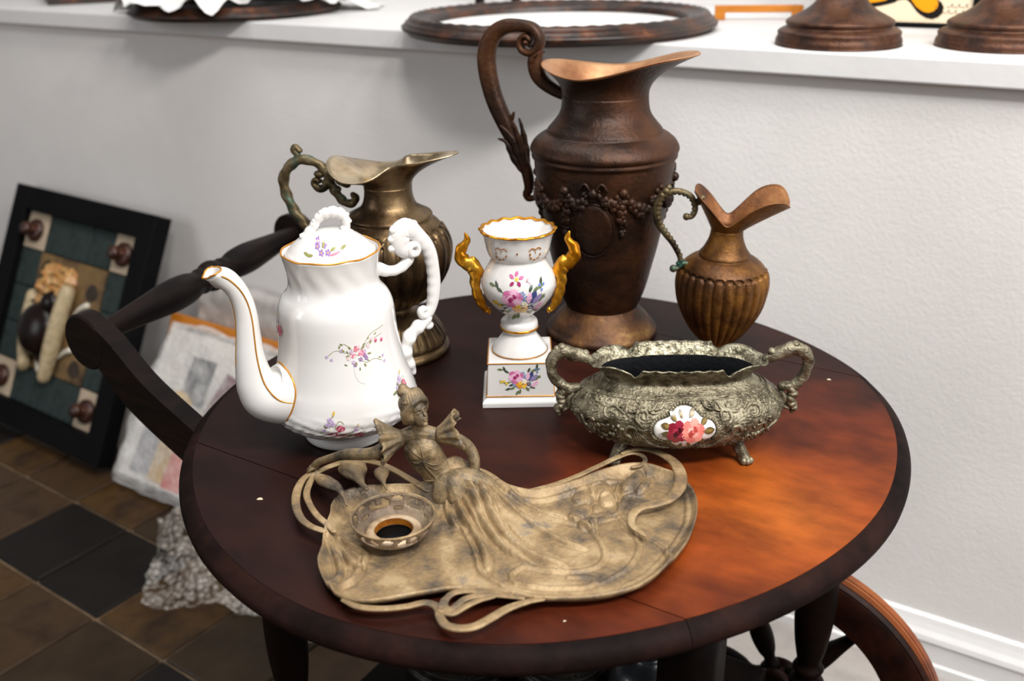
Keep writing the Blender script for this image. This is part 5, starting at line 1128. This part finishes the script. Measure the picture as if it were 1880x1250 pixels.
kp = [(.001, 0), (.026, 0), (.030, .003), (.030, .009), (.026, .014), (.018, .017), (.0125, .019), (.0125, .023), (.0165, .028), (.0175, .034), (.0145, .041), (.007, .045), (.001, .046)]
V, F = lathe_geo(dense(kp, 40), 28); V = [(a, -c, b) for a, b, c in V]
k0 = None
for i in (0, 4):
    for j in (0, 4):
        x, z = cell(i, j)
        if k0 is None: k0 = mk('knob', V, F, M['knobwood'], fa); o = k0
        else: o = k0.copy(); COL.objects.link(o); o.parent = fa
        o.location = (x, -.0255, z)
pw, ph = 3 * cw, 3 * chh
def pn(u, v, d=0): return (-pw / 2 + u * pw, -.0285 - d, FH / 2 + ph / 2 - v * ph)
for L, w in (([(.62, .26, .02), (.60, .55, .023), (.55, 1.02, .016)], .021), ([(.12, .38, .018), (.15, .7, .02), (.20, 1.0, .014)], .018)):
    Q = spline([pn(*p) for p in L], 20); V, F = sweep_geo(Q, [w * .9, w, w, w * .8], None, (0, 1, 0), 14); mk('horn', V, F, M['tusk'], fa)
g = Geo(); V, F = ball_geo(pn(.33, .64, .02), .066, (1, .6, 1.05), 24, 16); g.add(V, F)
g.add(*sweep_geo(spline([pn(.35, .75, .015), pn(.42, .87, .012), pn(.47, .95, .006)], 12), [.04, .022, .008], [.02, .014, .006], (0, 1, 0), 12)); g.put('seed_body', M['darkball'], fa)
for u, v, r in ((.43, .39, .031), (.13, .43, .016)): mk('seed_bead', *ball_geo(pn(u, v, .02), r, (1, .8, 1), 16, 11), M['darkball'], fa)
g = Geo(); rr = random.Random(5)
K_ = 9                                              # a faceted, lumpy block
V = []; F = []
for i in range(K_ + 1):
    for j in range(K_ + 1):
        u, v = i / K_, j / K_; e = min(u, 1 - u, v, 1 - v); x = .16 + .42 * u + .05 * (1 - v) * (u - .2); y = .05 + .32 * v + .03 * u
        q = pn(x + .012 * rr.uniform(-1, 1), y + .012 * rr.uniform(-1, 1), (.030 + .016 * rr.uniform(-1, 1)) * min(1, e * 5)); V.append(q)
for i in range(K_):
    for j in range(K_): F.append((i * (K_ + 1) + j, (i + 1) * (K_ + 1) + j, (i + 1) * (K_ + 1) + j + 1, i * (K_ + 1) + j + 1))
g.add(V, F)
for k in range(7): g.add(*ball_geo(pn(rr.uniform(.16, .40), rr.uniform(.36, .47), .010), rr.uniform(.014, .022), (1, .7, 1), 9, 6))
g.put('resin_lump', M['amber'], fa, False)
for (u0, v0), (u1, v1) in (((.70, .44), (.86, .33)), ((.70, .62), (.86, .55)), ((.62, .84), (.78, .73)), ((.05, .50), (.11, .58)), ((.03, .68), (.10, .75)), ((.30, .86), (.40, .99)), ((.30, .50), (.46, .53))):
    V, F = sweep_geo(spline([pn(u0, v0, .004), pn((u0 + u1) / 2, (v0 + v1) / 2 - .01, .006), pn(u1, v1, .005)], 10), [.002, .006, .0085], None, (0, 1, 0), 8); mk('shell_spike', V, F, M['shell'], fa)
for u, v in ((.14, .13), (.86, .22), (.86, .88), (.10, .88)):
    V = [pn(u + .085 * math.cos(t) * (1 + .1 * math.sin(3 * t)), v + .075 * math.sin(t), .0006) for t in np.linspace(0, 2 * PI, 18, endpoint=False)]; mk('dark_stain', V, [tuple(range(18))], mat('dark_stain', ['#241810', '#33251a'], 30, .6), fa, False)

# ------------------------------------------------------------------ wrapped pictures on the floor
def film(name, col, alpha, rough=.35, vor=None, strength=.6, cells=False):
    m = bpy.data.materials.new(name); m.use_nodes = True; N = m.node_tree.nodes; L = m.node_tree.links; b = N['Principled BSDF']
    b.inputs['Base Color'].default_value = C(col); b.inputs['Roughness'].default_value = rough; b.inputs['Specular IOR Level'].default_value = .7
    tc = N.new('ShaderNodeTexCoord'); nz = N.new('ShaderNodeTexNoise'); nz.inputs['Scale'].default_value = 26; nz.inputs['Detail'].default_value = 5; L.new(tc.outputs['Object'], nz.inputs['Vector'])
    mr = N.new('ShaderNodeMapRange'); mr.inputs['From Min'].default_value = .3; mr.inputs['From Max'].default_value = .7; mr.inputs['To Min'].default_value = max(0, alpha - .16); mr.inputs['To Max'].default_value = min(1, alpha + .2)
    L.new(nz.outputs[0], mr.inputs[0]); L.new(mr.outputs[0], b.inputs['Alpha'])
    bp = N.new('ShaderNodeBump'); bp.inputs['Strength'].default_value = abs(strength); bp.invert = strength < 0; bp.inputs['Distance'].default_value = .004
    if vor:
        if cells:
            ma = N.new('ShaderNodeMath'); ma.operation = 'MULTIPLY_ADD'; ma.inputs[1].default_value = -.75; ma.use_clamp = True
            L.new(mr.outputs[0], ma.inputs[2])
        v = N.new('ShaderNodeTexVoronoi'); v.inputs['Scale'].default_value = vor; L.new(tc.outputs['Object'], v.inputs['Vector']); L.new(v.outputs['Distance'], bp.inputs['Height'])
        if cells: sb = N.new('ShaderNodeMath'); sb.operation = 'SUBTRACT'; sb.inputs[1].default_value = .45; L.new(v.outputs['Distance'], sb.inputs[0]); L.new(sb.outputs[0], ma.inputs[0]); L.new(ma.outputs[0], b.inputs['Alpha'])
    else: L.new(nz.outputs[0], bp.inputs['Height'])
    L.new(bp.outputs[0], b.inputs['Normal']); return m
M['bubble'] = film('bubble_film', '#e6e3df', .36, .3, 95, .7)
M['film'] = film('grey_film', '#c3bdb8', .62, .4)
M['sheet'] = film('bubble_sheet', '#e2d9cf', .27, .14, 85, -1.0, True)
def crumple(x, y, z, s, a): 
    n = noise.noise_vector(Vector((x * s, y * s, z * s))); m_ = noise.noise_vector(Vector((x * s * 3.1 + 5, y * s * 3.1, z * s * 3.1)))
    return n * a + m_ * a * .4
def puffy(name, w, h, t, m, parent, seed, amp=.010, nx=46, nz=46):
    """a board wrapped in film: closed soft slab with creases"""
    V = []; F = []
    for side in (-1, 1):
        for j in range(nz + 1):
            for i in range(nx + 1):
                u, v = i / nx, j / nz; e = min(u, 1 - u, v, 1 - v); y = side * t * min(1, (e / .045)) ** .5
                p = Vector(((u - .5) * w, y, v * h)); V.append(p + crumple(p.x + seed, p.y, p.z, 9, amp) * Vector((.8, 1, .8)).length * .6 if e > 0 else p + crumple(p.x + seed, 0, p.z, 9, amp) * .6)
    k = (nx + 1) * (nz + 1)
    for s_ in range(2):
        for j in range(nz):
            for i in range(nx):
                a = s_ * k + j * (nx + 1) + i; F.append((a, a + 1, a + nx + 2, a + nx + 1) if s_ else (a, a + nx + 1, a + nx + 2, a + 1))
    o = mk(name, V, F, m, parent); bm = bmesh.new(); bm.from_mesh(o.data); bmesh.ops.remove_doubles(bm, verts=bm.verts, dist=1e-5); bm.to_mesh(o.data); bm.free(); return o
tilt = math.atan2(.24, .33)
wp = thing('wrapped_picture', 'colourful picture wrapped in cloudy bubble film leaning by the trolley', 'picture', (-1.165, .318, .012), A(-1), None, -tilt)
board = box('board', (0, 0, .205), (.39, .014, .36), mat('board_paint', ['#cfc9c2', '#d8d3cc'], 6, .6), wp)
bs = Print(lambda a, b, l: Vector((a, -.0072 - l, b)))
def rc(x0, z0, x1, z1, c): bs.patch([(x0, z0), (x1, z0), (x1, z1), (x0, z1)], C(c))
rc(-.09, .225, -.01, .335, '#3c3f45'); bs.patch([(-.005, .20), (.10, .18), (.12, .30), (.03, .32)], C('#6d2b31')); rc(.12, .2, .19, .33, '#7d7a78')
bs.oval(-.085, .19, .055, .06, C('#e0b33c'), 0, 16); bs.oval(-.085, .175, .035, .04, C('#8b8a8a'), 0, 16); bs.oval(.03, .155, .055, .06, C('#e6bb3c'), 0, 16); bs.oval(.035, .14, .035, .04, C('#6d6a6a'), 0, 16)
rc(-.165, .04, -.10, .15, '#8d8a92'); rc(-.10, .035, -.05, .15, '#d3a94c'); rc(-.05, .03, .015, .14, '#d0584a'); rc(.02, .03, .12, .09, '#c9b6a0')
bs.put('painted_shapes', wp)
puffy('bubble_wrap', .415, .405, .024, M['bubble'], wp, 2.0, .016)
ob = thing('stretcher_frame', 'orange wooden picture frame wrapped behind the bubble-wrapped picture', 'frame', (-1.165, .455, .006), A(-1), None, -A(23))
M['orange'] = mat('orange_wood', ['#b36a12', '#c77a1a'], 14, .5, stretch=(1, 1, 6)); g = Geo()
for x, z, sx, sz in ((0, .3455, .50, .022), (0, .012, .50, .022), (-.239, .179, .022, .31), (.239, .179, .022, .31)): g.add(*box_geo(x, 0, z, sx, .02, sz))
g.put('frame', M['orange'], ob, False)
box('canvas', (0, .006, .18), (.46, .006, .32), mat('canvas_back', ['#a89d90', '#b8ada0'], 30, .8), ob)
w2 = thing('film_wrapped_board', 'large board in grey film standing against the wall behind the orange frame', 'board', (-1.08, .588, .010), 0, None, -A(7))
box('board', (0, 0, .21), (.52, .016, .38), mat('grey_board', ['#8f857c', '#a1968c'], 5, .7), w2)
puffy('film', .55, .425, .014, M['film'], w2, 7.0, .014)
# loose sheet of bubble wrap
poly = np.array([(-1.140, .272), (-1.057, .191), (-.995, .115), (-.943, .061), (-.911, .051), (-.877, .068), (-.83, .11), (-.79, .132), (-.75, .125), (-.692, .15), (-.60, .13), (-.50, .20), (-.55, .32), (-.70, .36), (-.92, .300), (-1.05, .278)])
pc_ = poly.mean(0); po = spline(poly, 120, True); po += np.array([[rnd.uniform(-.004, .004), rnd.uniform(-.004, .004)] for _ in po])
gx, gy = np.meshgrid(np.arange(-1.2, -.45, .009), np.arange(0, .4, .009)); Pg = np.c_[gx.ravel(), gy.ravel()]; Pg = Pg[inside(Pg, po)]; d_, _ = seg_d(Pg, np.vstack([po, po[:1]])); Pg = Pg[d_ > .005]
vs_, es_, fs_ = delaunay_2d_cdt([Vector(p) for p in np.vstack([po, Pg])], [(i, (i + 1) % 120) for i in range(120)], [], 1, 1e-7)[:3]
V = []
fold = np.array([(-1.10, .30), (-.98, .19), (-.90, .17), (-.85, .20), (-.76, .19)])
for v in vs_:
    x, y = v.x, v.y; d1, _ = seg_d(np.array([(x, y)]), fold); h = .010 + .035 * math.exp(-(d1[0] / .03) ** 2) + abs(crumple(x, y, 0, 11, .030).z) + .010 * noise.noise(Vector((x * 45, y * 45, 3)))
    V.append((x - pc_[0], y - pc_[1], max(.003, h)))
bwp = mk('bubble_wrap_sheet', V, [tuple(f) for f in fs_], M['sheet'], None, True, (pc_[0], pc_[1], .0005)); tag(bwp, 'crumpled loose sheet of bubble wrap lying on the floor tiles', 'bubble wrap')

# ------------------------------------------------------------------ goods on the low wall
LZ = 1.0262
M['ovalwood'] = mat('gilt_brown_oval_wood', ['#0d0705', '#1f110a', '#43220f', '#6d3f1a'], 26, .42, bump=.4, bscale=90, lo=.3, hi=.78)
M['mirror'] = mat('pale_mat_board', ['#d9d8d6', '#e4e3e1'], 5, .5)
def oval_frame(name, label, cat, c, ra_, rb_, az, h, center=True, rim=.055):
    o = thing(name, label, cat, c, az)
    sec = [(.010, 0), (.008, .006), (.0, .009), (-.001, .0145), (.003, .0165), (.0045, .0165), (.006, .022), (.009, .0235), (.0105, .0230), (.013, .0285), (.018, .032), (.023, .0315), (.0265, .0285), (.0275, .0270), (.036, .0245), (.043, .0220), (.0445, .0235), (.048, .0240), (.051, .0215), (.053, .0165), (rim, .006), (rim, 0)]
    sec = [(a, z * h / .032) for a, z in sec]; K = 120; V = []; F = []; m_ = len(sec)
    for i in range(K):
        t = 2 * PI * i / K
        for k, (d, z) in enumerate(sec):
            q = 1 + (.0010 if k in (9, 10, 11) and i % 2 else 0); V.append(((ra_ - d) * math.cos(t) * q, (rb_ - d) * math.sin(t) * q, z * (1 + (.05 if k in (10, 11, 17) and i % 2 else 0))))
    for i in range(K):
        for j in range(m_): F.append((i * m_ + j, i * m_ + (j + 1) % m_, ((i + 1) % K) * m_ + (j + 1) % m_, ((i + 1) % K) * m_ + j))
    mk('frame', V, F, M['ovalwood'], o)
    if center:
        V = [((ra_ - rim + .002) * math.cos(t), (rb_ - rim + .002) * math.sin(t), .011) for t in np.linspace(0, 2 * PI, 64, endpoint=False)]; V2 = [(x, y, .008) for x, y, z in V]
        mk('centre_board', V + V2, [tuple(range(64)), tuple(range(127, 63, -1))] + [(i, (i + 1) % 64, 64 + (i + 1) % 64, 64 + i) for i in range(64)], M['mirror'], o, False)
    return o
azR = math.atan2(.536, .844)
ov = oval_frame('oval_frame', 'large carved dark brown oval frame with pale centre lying flat above the copper ewer', 'picture frame', (-.418, .762, LZ), .283, .272, azR, .031)
t = np.linspace(0, 2 * PI, 20, endpoint=False)
V, F = sweep_geo(np.c_[.006 * np.cos(t), 0 * t, .006 * np.sin(t)], .0014, None, (0, 1, 0), 6, True)
hk = mk('hanging_ring', V, F, M['darkwood'], ov); v_ = Matrix.Rotation(-azR, 3, 'Z') @ Vector((-.300 + .418, .575 - .762, 0)); hk.location = (v_.x - .088, v_.y - .022, -.0005)
hk.location = (-.118, -.2475, .004)
of2 = oval_frame('oval_frame', 'dark oval wooden frame under crumpled white paper on the low wall', 'picture frame', (-1.275, .792, LZ), .235, .24, azR, .026, True)
# crumpled tissue paper over it
M['paper'] = mat('white_tissue', ['#dedcd9', '#ebe9e6'], 9, .7, bump=.4, bscale=30)
V = []; F = []; NR, NT = 16, 150
for i in range(NR):
    f = i / (NR - 1)
    for j in range(NT):
        t = 2 * PI * j / NT; R_ = .275 + .030 * math.sin(3 * t + 1) + .018 * math.sin(7 * t) + .012 * math.sin(17 * t + 2)
        if math.sin(t) < 0: R_ = R_ * (1 - .17 * (-math.sin(t)) ** 1.0)
        r = R_ * (.12 + .88 * f); z = .046 + .010 * math.sin(9 * t + 4 * f) * f ** 2 + .008 * math.sin(23 * t + 2) * f ** 3 - .030 * max(0, (r - .225) / .05) ** 1.2
        z += crumple(math.cos(t) * r, math.sin(t) * r, 1, 20, .008).z
        V.append((r * math.cos(t) * (1.04), r * math.sin(t), max(.004 if r > .245 else .034, z)))
for i in range(NR - 1):
    for j in range(NT): F.append((i * NT + j, i * NT + (j + 1) % NT, (i + 1) * NT + (j + 1) % NT, (i + 1) * NT + j))
F.append(tuple(range(NT)))
ppr = mk('tissue_paper', V, F, M['paper'], None, True, (-1.275, .792, LZ)); ppr.rotation_euler.z = azR; tag(ppr, 'crumpled white tissue paper between two dark oval frames on the low wall', 'paper')
oval_frame('oval_frame', 'dark oval frame lying on top of the white tissue paper', 'picture frame', (-1.290, .80, LZ + .060), .205, .20, azR, .030, True)
gf = thing('gilt_edged_frame', 'dark picture frame with gilded inner edge lying at the far left of the low wall', 'picture frame', (-1.905, .745, LZ), A(58))
g = Geo(); g2 = Geo()
for x, y, sx, sy in ((.20, .0225, .40, .045), (.20, .3775, .40, .045), (.0225, .20, .045, .31), (.3775, .20, .045, .31)): g.add(*box_geo(x, y, .016, sx, sy, .030))
for x, y, sx, sy in ((.20, .050, .31, .010), (.20, .35, .31, .010), (.050, .20, .010, .29), (.35, .20, .010, .29)): g2.add(*box_geo(x, y, .018, sx, sy, .030))
g.put('frame', M['ovalwood'], gf, False); g2.put('gilt_slip', M['gold'], gf, False); box('picture_board', (.2, .2, .006), (.30, .30, .008), M['mirror'], gf)
M['rustbronze'] = mat('rusty_bronze', ['#20130c', '#3c2317', '#55331f', '#4a3927'], 26, .5, .5, bump=.45, bscale=170, lo=.3, hi=.72)
bp_ = [(.001, 0), (.088, 0), (.0935, .002), (.0945, .006), (.0935, .010), (.0915, .013), (.0915, .016), (.0925, .019), (.0890, .0225), (.0815, .0260), (.0785, .0275), (.0785, .0290), (.0810, .0310), (.0808, .0350), (.0770, .0380), (.0670, .0435), (.0545, .0500), (.0430, .0590), (.0345, .0700), (.0290, .0840), (.0275, .0990), (.0265, .115), (.029, .125), (.033, .130), (.033, .135), (.027, .142), (.024, .17), (.026, .21), (.034, .24), (.046, .26), (.060, .268), (.060, .274), (.040, .276), (.001, .272)]
cs = thing('candlestick', 'rusty brown metal candlestick base on the low wall, nearer the oval frame', 'candlestick', (.087, .752, LZ), 0, 'candlesticks on the low wall')
lathe('stem', dense(bp_, 150), M['rustbronze'], cs, 80); lathe('candle_cup', [(.016, .268), (.019, .27), (.019, .31), (.024, .318), (.024, .322), (.017, .322), (.014, .30), (.001, .298)], M['rustbronze'], cs, 40)
dup(cs, (.311, .822, LZ), 'rusty brown metal candlestick base at the right end, in front of the orange figure picture')
# picture with orange drawing, leaning on the wall behind
pa = thing('framed_drawing', 'cream framed drawing with orange shapes outlined in black behind the candlesticks', 'picture', (.105, 1.035, LZ), A(2), None, -A(12))
box('board', (0, -.006, .19), (.250, .010, .372), mat('cream_paper', ['#e6cfae', '#ecd8ba'], 6, .7), pa)
g = Geo()
for x, z, sx, sz in ((-.131, .19, .012, .38), (.131, .19, .012, .38), (0, .0015, .25, .006), (0, .379, .25, .006)): g.add(*box_geo(x, -.008, z + .001, sx, .018, sz))
g.put('frame', M['frameblack'], pa, False)
dp = Print(lambda a, b, l: Vector((a, -.0112 - l, b))); OR, BK = C('#e79a10'), C('#140f0c')
def foot_shape(P):
    P = np.array(P) + ((.014, -.024) if P[0][0] < 0 else (-.029, -.014)); c = np.mean(P, 0); dp.patch([tuple(c + (np.array(p) - c) * 1.0) for p in P], BK); dp.patch([tuple(c + (np.array(p) - c) * .82) for p in P], OR)
foot_shape(spline([(-.020, .150), (-.008, .075), (-.030, .058), (-.075, .052), (-.095, .060), (-.085, .075), (-.060, .085), (-.060, .150)], 40, True))
foot_shape(spline([(.022, .150), (.010, .068), (.020, .052), (.045, .058), (.068, .036), (.090, .026), (.107, .034), (.106, .052), (.085, .062), (.066, .068), (.060, .150)], 40, True))
dp.patch(spline([(.001, .048), (.031, .071), (.026, .106), (-.009, .106)], 20, True), BK)
for k in range(3): dp.stem([(.071 - .002 * k, .020 + .006 * k), (.065, .022 + .006 * k)], .0018, BK)
for row, x0 in ((.032, .084), (.022, .080)):
    for k in range(6): dp.stem([(x0 + k * .0058, row), (x0 + .002 + k * .0058, row + .005 * (k % 2) + .002), (x0 + .004 + k * .0058, row - .001)], .0009, BK)
dp.put('line_drawing', pa)
orr = thing('orange_rail', 'short orange wooden rail with a foot lying behind the oval frame', 'rail', (-.105, 1.075, LZ), A(24))
box('bar', (-.045, 0, .0200), (.137, .014, .013), M['orange'], orr, .001); box('foot', (.0235, 0, .0135), (.020, .016, .026), M['orange'], orr, .001); box('foot', (-.120, 0, .0135), (.020, .016, .026), M['orange'], orr, .001)
pst = thing('easel_foot', 'thin dark wooden easel foot behind the oval frame', 'easel', (-.86, 1.16, LZ))
g = Geo(); g.add(*box_geo(0, 0, .12, .016, .016, .24)); g.add(*box_geo(.05, 0, .10, .10, .012, .012)); g.add(*box_geo(.10, 0, .12, .016, .016, .24)); g.put('frame', M['darkwood'], pst, False)

# ------------------------------------------------------------------ things stored on the trolley's lower shelf
SZ = .2785
M['tin'] = mat('dark_embossed_tin', ['#12110f', '#26231e', '#37322a'], 40, .45, .6, bump=.3)
def embossed(name, label, cat, c, r, h, n):
    o = thing(name, label, cat, c); lathe('body', [(.001, 0), (r * .94, 0), (r * .97, .003), (r * .97, h * .80), (r, h * .81), (r, h * .9), (r * .97, h * .94)], M['tin'], o, 72)
    lid_ = lathe('lid', [(r * .97, h * .935), (r * .985, h * .94), (r * .985, h * .955), (r * .95, h * .97), (r * .80, h * .985), (r * .60, h * .985), (.001, h)], M['tin'], o, 72)
    g = Geo()
    for k in range(n):
        a = 2 * PI * k / n
        for rr_, m_ in ((r * .77, 5), ):
            cx, cy = rr_ * math.cos(a), rr_ * math.sin(a)
            for q in range(7): g.add(*ball_geo((cx + r * .075 * math.cos(q * .9), cy + r * .075 * math.sin(q * .9), h * .985), r * .032, (1, 1, .5), 7, 4))
    tt = np.linspace(0, 2 * PI, 60, endpoint=False)
    for q in (.88, .55): g.add(*sweep_geo(np.c_[r * q * np.cos(tt), r * q * np.sin(tt), np.full_like(tt, h * .982)], .0012, None, (0, 0, 1), 6, True))
    g.put('flower_relief', M['tin'], lid_); return o
embossed('embossed_box', 'low dark embossed round box on the shelf under the trolley', 'box', (-.085, -.055, SZ), .080, .095, 7)
embossed('embossed_canister', 'taller dark embossed canister with flower lid on the shelf under the trolley', 'canister', (.055, -.045, SZ), .058, .135, 8)
M['leather'] = mat('dark_glazed_ware', ['#0e1013', '#1b1e22', '#262a2c'], 12, .35, coat=.3)
jr_ = thing('flowered_jar', 'dark lidded jar with three tiny white painted flowers under the trolley', 'jar', (.165, -.045, SZ))
jp_ = [(.001, 0), (.034, 0), (.046, .02), (.0515, .06), (.0500, .10), (.0455, .135), (.0380, .158), (.0250, .170), (.0180, .176), (.0165, .182)]
lathe('body', dense(jp_, 60), M['leather'], jr_, 48); lathe('stopper', [(.0165, .181), (.0175, .186), (.010, .192), (.0065, .197), (.009, .203), (.009, .209), (.001, .213)], M['leather'], jr_, 30)
jsf = Print(lathe_surf(dense(jp_, 60), -PI / 2 + .45)); 
for a, b in ((0, .150), (-.006, .140), (.007, .139)):
    for k in range(8): jsf.stem([(a, b), (a + .0035 * math.cos(k * PI / 4), b + .0035 * math.sin(k * PI / 4))], .0009, C('#b8b0a8'))
jsf.put('painted_flowers', jr_)
cb = tag(box('card_box', (.150, .065, SZ + .085), (.055, .04, .17), mat('cream_card', ['#a58f66', '#b39d74'], 20, .7), None, .001), 'cream card box standing behind the flowered jar', 'box')

# crumbs of plaster on the trolley top
M['chip'] = mat('plaster_chip', ['#cdbb9d', '#e0d2b8'], 60, .8)
def chip(x, y, s, a, label):
    V = [(-s, -s * .5, 0), (s, -s * .4, 0), (s * .5, s * .6, 0), (-s * .6, s * .4, 0), (-s * .7, -s * .3, s * .35), (s * .6, -s * .2, s * .4), (s * .2, s * .35, s * .3), (-s * .4, s * .2, s * .32)]
    o = mk('plaster_chip', V, [(3, 2, 1, 0), (4, 5, 6, 7), (0, 1, 5, 4), (1, 2, 6, 5), (2, 3, 7, 6), (3, 0, 4, 7)], M['chip'], None, False, (x, y, TZ + .0002)); o.rotation_euler.z = a; tag(o, label, 'chip')
chip(-.143, -.302, .0032, .5, 'largest cream plaster crumb, on the dark front leaf left of the tray')
chip(.256, .243, .0026, .2, 'small white crumb on the trolley top behind the pewter bowl')
chip(.203, -.307, .0014, .9, 'tiny white speck on the front leaf right of the tray')
